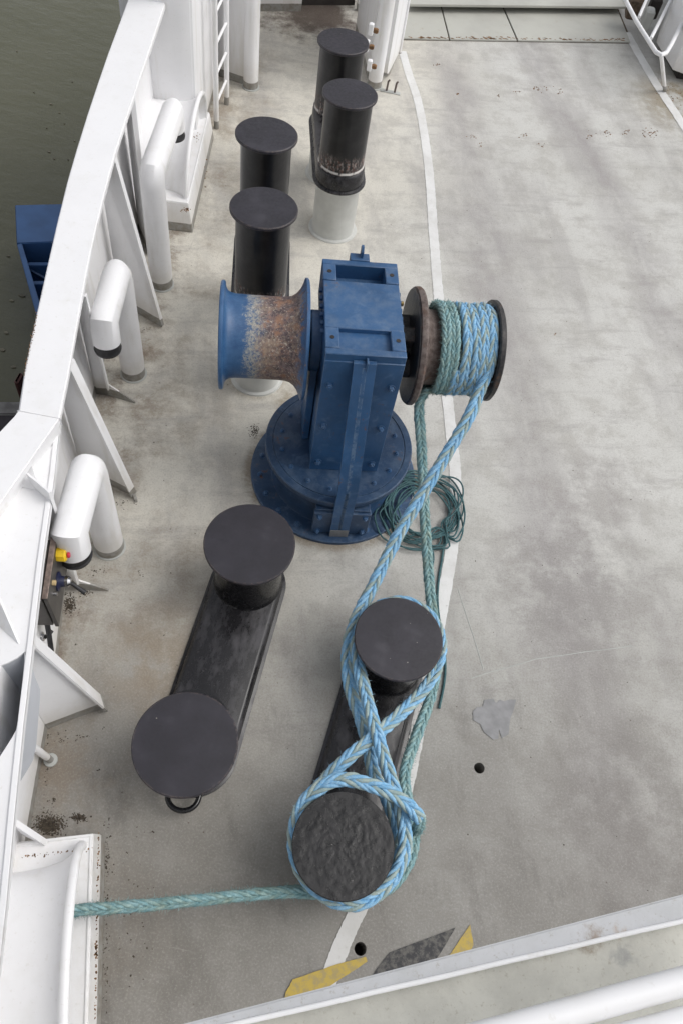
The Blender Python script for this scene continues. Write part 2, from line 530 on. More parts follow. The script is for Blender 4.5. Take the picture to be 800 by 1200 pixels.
def make_water():
    k = Mat('murky_harbour_water', .09, 0, .5)
    p = k.pos()
    c = k.mix(k.ramp(k.noise(p, .25, 5, .6), .3, .7), (.080, .080, .046), (.097, .096, .060))
    s1 = k.noise(k.mapped(p, (1, 2.2, 1), (0, 0, R_(35))), 1.1, 6, .6)
    s2 = k.noise(k.mapped(p, (2.3, 1, 1), (0, 0, R_(-20))), 3.2, 5, .65)
    k.bump(k.math('ADD', s1, k.math('MULTIPLY', s2, .4)), .22, .12)
    return k.out(c)


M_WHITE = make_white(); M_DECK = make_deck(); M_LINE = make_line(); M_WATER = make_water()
M_YEL = make_marking('worn_yellow_paint', (.44, .32, .06)); M_BLKMARK = make_marking('worn_black_paint', (.024, .024, .027))
M_POST = make_black('gloss_black_paint', (.007, .007, .008), .24)
M_CAP = make_black('matt_black_cap_paint', (.0185, .0170, .0230), .5, True)
M_ROUGHCAP = make_rough_cap()


def make_base():
    k = Mat('dusty_black_base_paint', .3)
    p = k.pos()
    n = k.noise(k.mapped(p, (1.6, .7, 1), (0, 0, R_(-20))), 6, 8, .72)
    c = k.mix(k.ramp(n, .45, .68), (.013, .0125, .014), (.052, .050, .056))
    c = k.mix(k.math('MULTIPLY', k.ramp(k.noise(p, 45, 6, .8), .60, .68), .4), c, (.15, .14, .14))
    return k.out(c, k.ramp(n, .4, .7, .22, .5))


M_BASE = make_base()
M_BLUE = make_blue(); M_BARREL = make_worn_barrel()
M_BLUEDK = make_blue('dirty_blue_base_paint', (.022, .056, .122))
M_RUSTEEL = make_steel('bare_brown_steel', (.085, .062, .055), (.19, .155, .14))
M_DKSTEEL = make_steel('dark_worn_steel', (.020, .021, .024), (.06, .055, .052), .45)
M_RUST = simple('rust', (.19, .105, .048), .9, 0, .5, 30, .5)
M_PALE = simple('pale_grey_weathered_paint', (.42, .43, .41), .55, 0, .1, 6, .1)
M_PED = simple('pale_pedestal_paint', (.52, .525, .50), .5, 0, .1, 5, .08)
M_RUBBER = simple('black_rubber', (.018, .018, .02), .5, 0, .3, 20)
M_CHROME = simple('worn_chrome', (.55, .55, .56), .22, 1, .2, 20)
M_BOX = simple('dark_grey_box_paint', (.085, .078, .072), .42, .3, .2, 10)
M_BOXLIP = simple('brown_worn_edge', (.24, .185, .16), .5, .3, .3, 30)
M_YELP = simple('yellow_plastic', (.75, .50, .02), .4); M_REDP = simple('red_plastic', (.55, .03, .06), .4)
M_TAN = simple('tan_plastic', (.55, .42, .22), .45); M_NAVY = simple('dark_navy_plastic', (.012, .016, .05), .4)
M_BOATBLUE = simple('flat_blue_hull_paint', (.045, .115, .27), .5, 0, .12, 3, .05)
M_BOATDK = simple('dark_blue_recess_paint', (.022, .058, .14), .5, 0, .15, 4)
M_RB = make_rope('light_blue_rope_fibre', (.15, .37, .60), (.29, .51, .71), (.60, .72, .80), (.25, .36, .40))
M_RD = make_rope('dull_olive_rope_fibre', (.26, .36, .36), (.38, .44, .40), (.46, .60, .66), (.27, .31, .26))
M_RF = make_rope('faded_teal_rope_fibre', (.15, .30, .33), (.30, .46, .48), (.47, .60, .60), (.17, .24, .20))
M_RF2 = make_rope('frayed_green_rope_fibre', (.20, .33, .33), (.33, .46, .44), (.48, .58, .55), (.24, .28, .21))
M_FUZZ = make_rope('pale_teal_rope_fuzz', (.20, .32, .32), (.28, .40, .38), (.36, .45, .42), (.18, .24, .19))
M_FUZZ2 = make_rope('pale_blue_rope_fuzz', (.30, .48, .60), (.40, .56, .66), (.5, .62, .68), (.3, .38, .38))
M_LINE6 = make_rope('dark_green_cord_fibre', (.045, .105, .118), (.08, .155, .165), (.10, .18, .18), (.04, .07, .07))
M_DIRT = simple('dark_grit', (.065, .052, .038), .95, 0, .5, 60, .4)
def make_platform(name, col, dark):
    k = Mat(name, .55)
    p = k.pos()
    c = k.mix(k.ramp(k.noise(p, 9, 8, .7), .35, .68), col, dark)
    c = k.mix(k.math('MULTIPLY', k.ramp(k.noise(p, 90, 5, .8), .56, .68), .4), c, (.22, .18, .12))
    for (qx, qy, r0, cc, am) in ((716, 1090, .030, (.30, .16, .05), .75), (726, 1096, .032, (.33, .20, .08), .6), (733, 1120, .045, (.27, .27, .265), .75), (690, 1100, .045, (.20, .13, .07), .7), (640, 1118, .03, (.20, .15, .10), .6)):
        w = W(qx, qy, 3.6)
        vd = k.n('ShaderNodeVectorMath', operation='DISTANCE'); k.set(vd.inputs[0], k.mapped(p, (1, 1, 0))); vd.inputs[1].default_value = (w.x, w.y, 0)
        f = k.ramp(k.math('ADD', vd.outputs['Value'], k.math('MULTIPLY', k.noise(p, 38, 8, .75), .10)), r0, r0 + .035, 1, 0)
        c = k.mix(k.math('MULTIPLY', f, am), c, cc)
    k.bump(k.noise(p, 60, 5, .7), .3, .003)
    return k.out(c)


M_EDGE = make_platform('grey_white_edge_paint', (.50, .51, .53), (.44, .45, .46))
M_PLATF = make_platform('drab_platform_paint', (.56, .555, .50), (.46, .455, .41))
M_QUAYSHADE = simple('quay_shadow_paint', (.03, .026, .03), .8, 0, .3, 6)  # near-black for the quay's shadow, painted on a solid block
M_QUAY = simple('grey_quay_concrete', (.16, .155, .15), .8, 0, .3, 8, .3)
M_DARKIN = simple('dark_shade_paint', (.03, .025, .022), .8, 0, .3, 6)  # near-black stands in for shade in openings, holes and beneath the locker
M_GAP = simple('grimy_gap', (.09, .065, .045), .9, 0, .4, 20)


# ================================================================== SETTING
# --- water
mb = MB(); mb.add([(-600, -600, -3.2), (600, -600, -3.2), (600, 900, -3.2), (-600, 900, -3.2)], [(0, 1, 2, 3)])
tag(mb.build('water', M_WATER, smooth=0), 'murky green brown harbour water beside the ship', None, None, 'structure')
# little bits floating on the water
mb = MB()
for (px, py, s_) in ((60, 122, .05), (70, 132, .04), (88, 165, .05), (58, 178, .07), (64, 186, .05), (80, 187, .04), (55, 150, .03), (30, 285, .1), (10, 300, .08), (40, 340, .1),
                     (14, 352, .09), (8, 390, .1), (26, 346, .12), (3, 410, .1), (16, 430, .08), (40, 108, .03), (76, 145, .03), (85, 96, .03), (20, 60, .03)):
    c = W(px, py, -3.19); s_ *= .25
    n = random.randint(5, 8)
    pts = [(c.x + s_ * 2.2 * random.uniform(.4, 1) * math.cos(a), c.y + s_ * 1.1 * random.uniform(.4, 1) * math.sin(a)) for a in [2 * math.pi * i / n for i in range(n)]]
    mb.prism(pts, -3.2, -3.185)
M_FLOAT = simple('floating_scum', (.16, .145, .105), .8, 0, .5, 3)
tag(mb.build('floating_debris', M_FLOAT, smooth=0), 'scattered bits of debris floating on the water', 'debris', None, 'stuff')

# --- bulwark lines (plan view), hand-measured
FOOT = [(-.55, -2.2), (-.85, -1.4), (-1.10, -.6), (-1.28, .15), (-1.43, .79), (-1.535, 1.29), (-1.67, 1.85), (-1.80, 2.3), (-1.98, 3.0), (-2.17, 3.9), (-2.33, 4.9), (-2.47, 5.9), (-2.60, 6.8), (-2.72, 7.8), (-2.80, 8.9), (-2.84, 10.2), (-2.84, 13)]


def foot_x(y):
    for a, b in zip(FOOT, FOOT[1:]):
        if a[1] <= y <= b[1]:
            return a[0] + (b[0] - a[0]) * (y - a[1]) / (b[1] - a[1])
    return FOOT[-1][0] if y > FOOT[-1][1] else FOOT[0][0]


# --- deck with its two drain holes cut through
mb = MB()
ring = [(x, y) for x, y in FOOT]
deck_poly = [(x - .02, y) for x, y in ring]
poly = [(7, -3)] + [(7, 16)] + [(-2.86, 16)] + deck_poly[::-1] + [(-.55, -3)]
poly = [p for p in poly]
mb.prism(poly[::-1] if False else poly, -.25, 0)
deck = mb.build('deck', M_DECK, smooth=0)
for (px, py) in ((561, 900), (422, 1112)):
    c = W(px, py, 0)
    cut = MB().lathe([(0, -.18), (.036, -.18), (.036, .2), (0, .2)], (c.x, c.y, 0), n=28).build('cutter', M_GAP, smooth=0)
    md = deck.modifiers.new('b', 'BOOLEAN'); md.object = cut; md.operation = 'DIFFERENCE'; md.solver = 'EXACT'
    dg = bpy.context.evaluated_depsgraph_get()
    nm = bpy.data.meshes.new_from_object(deck.evaluated_get(dg))
    deck.modifiers.clear(); deck.data = nm
    bpy.data.objects.remove(cut)
tag(deck, 'grey worn steel car deck with tyre smudges', None, None, 'structure')
for (px, py) in ((561, 900), (422, 1112)):
    c = W(px, py, 0)
    o = MB().lathe([(0, 0), (.035, 0), (.035, .006), (0, .006)], (c.x, c.y, -.178), n=24).build('drain_bottom', M_DARKIN)
    o.parent = deck


def strip(pts, wd, z, name, mat, edge=.006, seed=1):
    """painted strip following a centre line, slightly ragged edges"""
    rnd = random.Random(seed)
    # Catmull-Rom
    P = [Vector((p[0], p[1])) for p in pts]; out = []
    for i in range(len(P) - 1):
        p0, p1, p2, p3 = P[max(i - 1, 0)], P[i], P[i + 1], P[min(i + 2, len(P) - 1)]
        for k in range(24):
            t = k / 24
            out.append(.5 * ((2 * p1) + (p2 - p0) * t + (2 * p0 - 5 * p1 + 4 * p2 - p3) * t * t + (3 * p1 - p0 - 3 * p2 + p3) * t ** 3))
    out.append(P[-1])
    m_ = MB(); vs = []
    for i, p in enumerate(out):
        d = (out[min(i + 1, len(out) - 1)] - out[max(i - 1, 0)]).normalized(); nn = Vector((-d.y, d.x))
        a = wd / 2 + rnd.uniform(-edge, edge); b = wd / 2 + rnd.uniform(-edge, edge)
        vs += [(p.x + nn.x * a, p.y + nn.y * a, z), (p.x - nn.x * b, p.y - nn.y * b, z)]
    m_.add(vs, [(2 * i, 2 * i + 1, 2 * i + 3, 2 * i + 2) for i in range(len(out) - 1)])
    return m_.build(name, mat, smooth=0)


lp = [W(*p) for p in ((471, 60), (478, 85), (489, 118), (497, 160), (503, 210), (507, 270), (513, 345), (519, 420), (527, 500), (533, 560), (531, 625), (519, 700), (505, 770), (490, 850), (474, 925), (452, 1000), (415, 1075), (388, 1140), (370, 1200), (350, 1290))]
tag(strip([(p.x, p.y) for p in lp], .098, .004, 'painted_line', M_LINE, .003), 'long curved white line painted down the deck past the winch', None, None, 'structure')
lp = [W(*p) for p in ((733, 38), (766, 95), (800, 147), (860, 240), (960, 400))]
tag(strip([(p.x, p.y) for p in lp], .12, .004, 'painted_line', M_LINE, .004, 2), 'straight white line at the right edge of the car lane', None, None, 'structure')


def flat(pxs, z, name, mat, label, t=None):
    P = [W(a, b, 0) for a, b in pxs]
    out = []
    rnd = random.Random(len(pxs))
    for i, p in enumerate(P):
        q = P[(i + 1) % len(P)]
        for k in range(6):
            w = p.lerp(q, k / 6)
            out.append((w.x + rnd.uniform(-.0012, .0012), w.y + rnd.uniform(-.0012, .0012), z))
    o = MB().add(out, [tuple(range(len(out)))]).build(name, mat, smooth=0)
    tag(o, label, None, None, 'structure'); return o


flat(((335, 1163), (343, 1148), (395, 1130), (428, 1121), (430, 1127), (395, 1150), (350, 1180), (330, 1185)), .0085, 'deck_marking', M_YEL, 'worn yellow hazard patch beside the lower drain hole')
flat(((434, 1145), (456, 1116), (533, 1087), (515, 1118), (480, 1160), (420, 1180)), .0045, 'deck_marking', M_BLKMARK, 'black slanted hazard block on the deck')
flat(((529, 1115), (550, 1083), (554, 1107), (535, 1150), (500, 1150)), .0045, 'deck_marking', M_YEL, 'small yellow hazard triangle by the foreground ledge')
M_PATCH = simple('fresh_grey_touch_up_paint', (.245, .245, .25), .6, 0, .14, 14)
flat(((553, 834), (558, 829), (565, 828), (567, 820), (577, 819), (580, 824), (585, 820), (590, 822), (596, 820), (604, 820), (601, 832), (597, 843), (595, 861), (587, 865), (584, 855), (583, 866), (577, 867), (566, 858), (562, 849), (554, 844)), .0045, 'paint_patch', M_PATCH, 'fresh grey blotch of touch up paint above the drain hole')

# faint weld beads where the deck plates join
mb = MB()


def bead(a, b, r=.0035):
    a, b = W(*a), W(*b)
    n = max(2, int((b - a).length / .12)); pts = []
    for i in range(n + 1):
        p = a.lerp(b, i / n); pts.append((p.x + random.uniform(-.004, .004), p.y + random.uniform(-.004, .004), -.0012))
    mb.tube(pts, r, 6)


for a, b in (((552, 795), (628, 772)), ((536, 690), (566, 785)), ((628, 772), (740, 757))):
    bead(a, b)
bd = mb.build('weld_seam', M_PALE); bd.parent = deck

# --- hull side below the bulwark
mb = MB()
top = [(foot_x(y) - .03, y) for y in [i * .5 for i in range(-5, 27)]]
vs = []
for x, y in top: vs += [(x, y, 0), (x - .05, y, -.26), (x + .05, y, -3.6)]
mb.add(vs, [(3 * i + k, 3 * i + k + 1, 3 * i + k + 4, 3 * i + k + 3) for i in range(len(top) - 1) for k in (0, 1)])
M_HULL = simple('dark_blue_hull_paint', (.03, .06, .13), .45, 0, .15, 2)
tag(mb.build('ship_hull', M_HULL), 'dark blue outer hull plating of the ship below the bulwark', 'hull')

# ================================================================== BULWARK
bul = thing('bulwark', 'tall white steel bulwark with wide cap rail and slanted stiffeners along the deck edge', 'bulwark')


def rail_z(y): return 1.35 + .15 * max(0, min(1, (y - 2.7) / 2.4)) + .06 * max(0, min(1, (y - 5.1) / 4))


# inner/outer edge of the cap rail
inn_px = [(205, -20), (195, 0), (183, 36), (170, 75), (152, 128), (135, 180), (123, 225), (112, 270), (103, 312), (96, 350), (87, 400), (80, 440), (74, 470), (70, 491)]
out_px = [(160, -25), (150, 0), (139, 30), (127, 62), (115, 97), (103, 133), (90, 175), (79, 213), (67, 262), (56, 310), (46, 355), (36, 400), (28, 440), (22, 482)]


def on_rail(p):
    z = 1.45
    for _ in range(6):
        w = W(p[0], p[1], z); z = rail_z(w.y)
    return W(p[0], p[1], z)


IN = [on_rail(p) for p in inn_px]; OUT = [on_rail(p) for p in out_px]
# carry the rail on forward beyond the frame
d = (IN[0] - IN[1]).normalized()
IN = [IN[0] + d * 2.4, IN[0] + d * 1.2] + IN; OUT = [OUT[0] + d * 2.4, OUT[0] + d * 1.2] + OUT
mb = MB(); n = len(IN); vs = []
for a, b in zip(IN, OUT):
    vs += [a, b, b - Vector((0, 0, .05)), a - Vector((0, 0, .05))]
fs = []
for i in range(n - 1):
    for k in range(4): fs.append((4 * i + k, 4 * i + (k + 1) % 4, 4 * i + 4 + (k + 1) % 4, 4 * i + 4 + k))
fs += [(0, 1, 2, 3), (4 * n - 1, 4 * n - 2, 4 * n - 3, 4 * n - 4)]
mb.add(vs, fs); mb.build('cap_rail', M_WHITE, bul, 30, bevel=.008)
# aft part of the rail that swings outboard
a, b = IN[-1], OUT[-1]
fz = 1.352
q = [W(70.5, 490, fz), W(22, 481, fz), W(17, 488, fz), W(0, 506, fz), W(-60, 570, fz), W(-200, 730, fz), W(-200, 880, fz), W(-70, 680, fz), W(0, 591, fz)]
MB().prism([(p.x, p.y) for p in q], fz - .052, fz + .003).build('cap_rail', M_WHITE, bul, 30, bevel=.006)
# upstand under that part, standing on the ledge
LZ = 1.19
a0, a1, a2 = W(71, 497, fz - .05), W(0, 596, fz - .05), W(-100, 730, fz - .05)
off = Vector((-.03, .02, 0))
MB().slab([a0 + off, a1 + off, a2 + off, Vector((a2.x, a2.y, LZ)) + off, Vector((a1.x, a1.y, LZ)) + off, Vector((a0.x, a0.y, LZ)) + off], .014).build('coaming_plate', M_WHITE, bul)
# triangular brackets between ledge and rail
for (pa, pb, pc) in (((37, 543), (47, 574), (18, 569)), ((-2, 697), (23, 754), (-14, 720))):
    A, B, C_ = W(*pa, fz - .06 if pa[0] > 0 else LZ + .14), W(*pb, LZ), W(*pc, LZ)
    MB().slab([A, B, C_], .012).build('rail_bracket', M_WHITE, bul)

# wall plate
mb = MB(); ys = [i * .25 for i in range(-9, 47)]; vs = []
for y in ys:
    x = foot_x(y)
    zt = rail_z(y) - .02 if y > 2.6 else LZ - .004
    lean = -.04 if y > 2.6 else 0.0
    vs += [(x, y, -.02), (x + lean, y, zt), (x + lean - .016, y, zt), (x - .016, y, -.02)]
fs = []
for i in range(len(ys) - 1):
    for k in range(4): fs.append((4 * i + k, 4 * i + (k + 1) % 4, 4 * i + 4 + (k + 1) % 4, 4 * i + 4 + k))
mb.add(vs, fs); mb.build('wall_plate', M_WHITE, bul)

# ledge that widens aft, with its rounded cut-out, and the thin inner lip
def xy0(px, py):
    w = W(px, py, LZ); return (w.x, w.y)


edge_px = [(71, 492), (64, 560), (57, 610), (50, 660), (42, 730), (35, 790), (28, 850), (18, 950), (8, 1060), (0, 1130), (-12, 1215), (-40, 1400)]
E_ = [W(*p, LZ) for p in edge_px]
hole_px = [(-160, 800), (0, 780), (9, 777), (20, 771), (29, 763), (29, 775), (26, 805), (23, 838), (19, 856), (14, 865), (0, 887), (-160, 1000)]
H_ = [W(*p, LZ) for p in hole_px]
up = [(p.x, p.y) for p in E_[:6]]
upper = up + [(H_[4].x + .004, H_[4].y)] + [(p.x, p.y) for p in H_[3::-1]] + [xy0(-160, 770), xy0(-160, 690), xy0(-40, 560), xy0(6, 512), xy0(20, 499)]
MB().prism(upper, LZ - .012, LZ).build('ledge_plate', M_WHITE, bul)
lower = [(p.x, p.y) for p in E_[5:]] + [(-2.4, -1.3), (-2.4, H_[11].y)] + [(p.x, p.y) for p in H_[11:3:-1]]
MB().prism(lower, LZ - .0125, LZ - .0005).build('ledge_plate', M_WHITE, bul)
mb = MB(); vs = []
for p in E_:
    vs += [p + Vector((0, 0, .012)), p + Vector((-.028, -.004, .012)), p + Vector((-.028, -.004, -.05)), p + Vector((0, 0, -.05))]
mb.add(vs, [(4 * i + k, 4 * i + (k + 1) % 4, 4 * i + 4 + (k + 1) % 4, 4 * i + 4 + k) for i in range(len(E_) - 1) for k in range(4)])
mb.build('ledge_lip', M_WHITE, bul, 30, bevel=.003)
# inside of the cut-out: curved throat going down
mb = MB(); vs = []
hp = H_[1:11]
for p in hp: vs += [p - Vector((0, 0, .006)), p + Vector((-.03, .0, -.55)), p + Vector((-.35, 0, -.9))]
mb.add(vs, [(3 * i + k, 3 * i + k + 1, 3 * i + k + 4, 3 * i + k + 3) for i in range(len(hp) - 1) for k in (0, 1)])
M_THROAT = simple('shaded_throat_paint', (.50, .52, .56), .5, 0, .06, 3)  # blue-grey shading of the interior put into the paint colour
mb.build('cutout_throat', M_THROAT, bul)
MB().prism([(-3.2, -1.2), (-1.75, -.6), (-1.55, .9), (-1.75, 2.0), (-3.2, 2.4)], .12, .14).build('inner_floor', M_THROAT, bul)


# stiffener brackets
def bracket(inner, outer, top, cham=.0, bar_w=.085, toe=None, name='stiffener_bracket', zt=None):
    """web standing on the deck from the wall to `outer`, its sloping edge capped by a flat bar"""
    i, o, t = Vector((*inner, 0)), Vector((*outer, 0)), Vector(top)
    web = MB().slab([i, o, o + Vector((0, 0, .03)), t, Vector((i.x, i.y, t.z))], .012).build(name, M_WHITE, bul)
    dirn = (t - (o + Vector((0, 0, .03)))); L_ = dirn.length; dirn.normalize()
    nrm = (o - i).cross(Vector((0, 0, 1))).normalized()
    side = nrm; outn = dirn.cross(side).normalized()
    if outn.dot(o - i) < 0: outn = -outn
    c = o + Vector((0, 0, .03)) + dirn * L_ / 2 + outn * .009
    MB().box(c, (bar_w, L_ + .01, .014), (side, dirn, outn)).build('face_bar', M_WHITE, web, 0)
    if toe:
        tv = Vector((*toe, 0)); MB().slab([o, tv, tv + Vector((0, 0, .012)), o + Vector((0, 0, .15))], .012).build('toe_gusset', M_WHITE, web)
    return web


def xy(px, py, z=0):
    w = W(px, py, z); return (w.x, w.y)


bracket((foot_x(5.0), 5.06), xy(190, 383), W(133, 181, 1.46), bar_w=.03)
bracket((foot_x(3.25), 3.25), xy(156, 581), W(82, 424, 1.33), bar_w=.06)
bracket(xy(56, 853), xy(122, 828), W(38, 752, 1.10), bar_w=.10)
bracket((foot_x(4.0), 4.0), xy(128, 463), W(99, 346, 1.34), toe=xy(159, 472), bar_w=.03)
bracket((foot_x(2.32), 2.33), xy(93, 690), W(57, 575, 1.30), toe=xy(128, 692), bar_w=.02)
bracket((foot_x(6.05), 6.05), xy(176, 298), W(155, 115, 1.48), bar_w=.04)
# slim stay tube running from wall to deck
a = W(22, 862, .62); b = W(60, 891, .0)
st = MB().tube([a, b], .022, 14).build('stay_tube', M_WHITE, bul)
MB().lathe([(0, 0), (.042, 0), (.042, .012), (.024, .016), (0, .016)], (b.x, b.y, 0), n=24).build('stay_flange', M_PALE, st)
a = W(16, 962, .58); b = W(54, 987, .28)
MB().slab([a, b, b - Vector((0, 0, .03)), a - Vector((0.02, 0, .35))], .03).build('stay_plate', M_WHITE, bul)
# weld beads on the wall
mb = MB()
mb.tube([(foot_x(y) + .002, y, .55) for y in (.35, .6, .9, 1.2)], .004, 5)
mb.build('weld_seam', M_WHITE, bul)


# ================================================================== FAIRLEADS (bell-mouth chocks in the bulwark)
def fairlead(label, c0, c1, zp, width, rr, ring_t, in_off, LEAN, rl=.64):
    """pad from ground corner c0 (near) to c1 (far); half-tube of radius rr stands on it"""
    c0, c1 = Vector((*c0, 0)), Vector((*c1, 0))
    t = (c1 - c0).normalized(); L_ = (c1 - c0).length
    o_ = Vector((-t.y, t.x, 0))                      # outboard (to the left)
    f = thing('fairlead', label, 'fairlead', (0, 0, 0))
    ins = .035
    bot = [c0, c1, c1 + o_ * width, c0 + o_ * width]
    topp = [c0 + o_ * ins + t * ins, c1 + o_ * ins - t * ins, c1 + o_ * width - t * ins, c0 + o_ * width + t * ins]
    up = Vector((0, 0, zp))
    m_ = MB().add(bot + [p + up for p in topp], [(3, 2, 1, 0), (4, 5, 6, 7), (0, 1, 5, 4), (1, 2, 6, 5), (2, 3, 7, 6), (3, 0, 4, 7)])
    m_.build('pad', M_WHITE, f, 30, bevel=.006)
    # raised rim along the pad edge
    pts = [c0 + o_ * (width - .05) + t * .05 + up, c0 + o_ * (ins + .012) + t * (ins + .01) + up, c1 + o_ * (ins + .012) - t * (ins + .01) + up, c1 + o_ * (width - .05) - t * .05 + up]
    MB().tube(pts, .008, 8).build('pad_rim', M_WHITE, f)
    mid = c0.lerp(c1, .5) + o_ * in_off + Vector((0, 0, zp - .01))
    # bell: from ring outboard to the wall, slightly necking down
    def arch(r, dx):
        return [mid + o_ * (dx - LEAN * math.sin(a) * r / rr) + t * ((r + rl - rr) * math.cos(a)) + Vector((0, 0, r * math.sin(a))) for a in [math.pi * k / 32 for k in range(33)]]
    prof = [(rr + .0, 0), (rr - .035, .04), (rr - .07, .10), (rr - .09, .18), (rr - .10, .3), (rr - .10, width - in_off + .12)]
    m_ = MB(); rows = [arch(r, dx) for r, dx in prof] + [arch(r - .02, dx) for r, dx in prof[::-1]]
    vs = [p for q in rows for p in q]; nn = 33; k_ = len(rows)
    fs = [(i * nn + j, i * nn + j + 1, ((i + 1) % k_) * nn + j + 1, ((i + 1) % k_) * nn + j) for i in range(k_) for j in range(nn - 1)]
    m_.add(vs, fs); m_.build('bell_tube', M_WHITE, f, 40)
    MB().tube(arch(rr, 0), ring_t, 12).build('mouth_ring', M_WHITE, f)
    # stiffening band half way
    return f, mid, t, o_


FLfar = fairlead('white bell mouthed fairlead on its pad at the far end, beside the ladder', xy(226, 273), (-2.22, 7.75), .30, .55, .52, .022, .07, .02, .68)
n0 = Vector(xy(124, 978)); dd = Vector((.31, -.95)); n1 = n0 + dd * 1.55
FLnear = fairlead('white bell mouthed fairlead at bottom left with the frayed rope running into it', (n1.x, n1.y), (n0.x, n0.y), .25, .75, .42, .026, .09, 0.0, .68)


# ================================================================== VENT PIPES
def gooseneck(label, base_px, h, end_px, zo, mouth_len, r=.104, closed_far=False):
    b = W(*base_px, 0); e = W(*end_px, h); top = Vector((b.x, b.y, h))
    v = thing('vent_pipe', label, 'vent pipe', (b.x, b.y, 0), 0, 'gooseneck vent pipes along the bulwark')
    loc = lambda p: Vector(p) - Vector((b.x, b.y, 0))
    mb1 = MB()
    dirn = (e - top); dirn.z = 0; dn_ = dirn.normalized()
    # rounded shoulder at the back, mitred knee at the front
    sh = [top + Vector((0, 0, -.10)), top + Vector((0, 0, -.035)) + dn_ * .012, top + dn_ * .045 + Vector((0, 0, .012)), top + dn_ * .11 + Vector((0, 0, .022))]
    pts = [Vector((b.x, b.y, 0))] + sh + [e]
    pts += [e + Vector((0, 0, -mouth_len)) + dn_ * .02]
    mb1.tube([loc(p) for p in pts], r, 36)
    mb1.build('pipe', M_WHITE, v, 40)
    m = pts[-1]
    MB().lathe([(0, -.10), (r * .7, -.095), (r * .96, -.08), (r * 1.0, -.06), (r * .93, -.05), (r * .93, .02), (0, .02)], loc(m), n=28).build('float_cage', M_RUBBER, v)
    MB().lathe([(r, 0), (r + .012, 0), (r + .012, .008), (r, .012)], (0, 0, 0), n=32).build('foot_weld', M_PALE, v)
    return v


gooseneck('nearest white gooseneck vent pipe, standing beside the control box', (129, 641), 1.02, (82, 624), 0, .17)
gooseneck('white gooseneck vent pipe in the middle of the row, black mouth pointing down', (157, 438), 1.10, (122, 376), 0, .18, .098)
gooseneck('farthest white gooseneck vent pipe, bent away towards the fairlead', (190, 333), 1.13, (202, 134), 0, .14, .10)


# ================================================================== DOUBLE BOLLARDS
def stadium(a, b, r, n=20):
    a, b = Vector(a), Vector(b); t = (b - a).normalized(); nn = Vector((-t.y, t.x)); out = []
    for k in range(n + 1):
        an = -math.pi / 2 + math.pi * k / n
        p = b + (t * math.cos(an) + nn * math.sin(an)) * r; out.append((p.x, p.y))
    for k in range(n + 1):
        an = math.pi / 2 + math.pi * k / n
        p = a + (t * math.cos(an) + nn * math.sin(an)) * r; out.append((p.x, p.y))
    return out


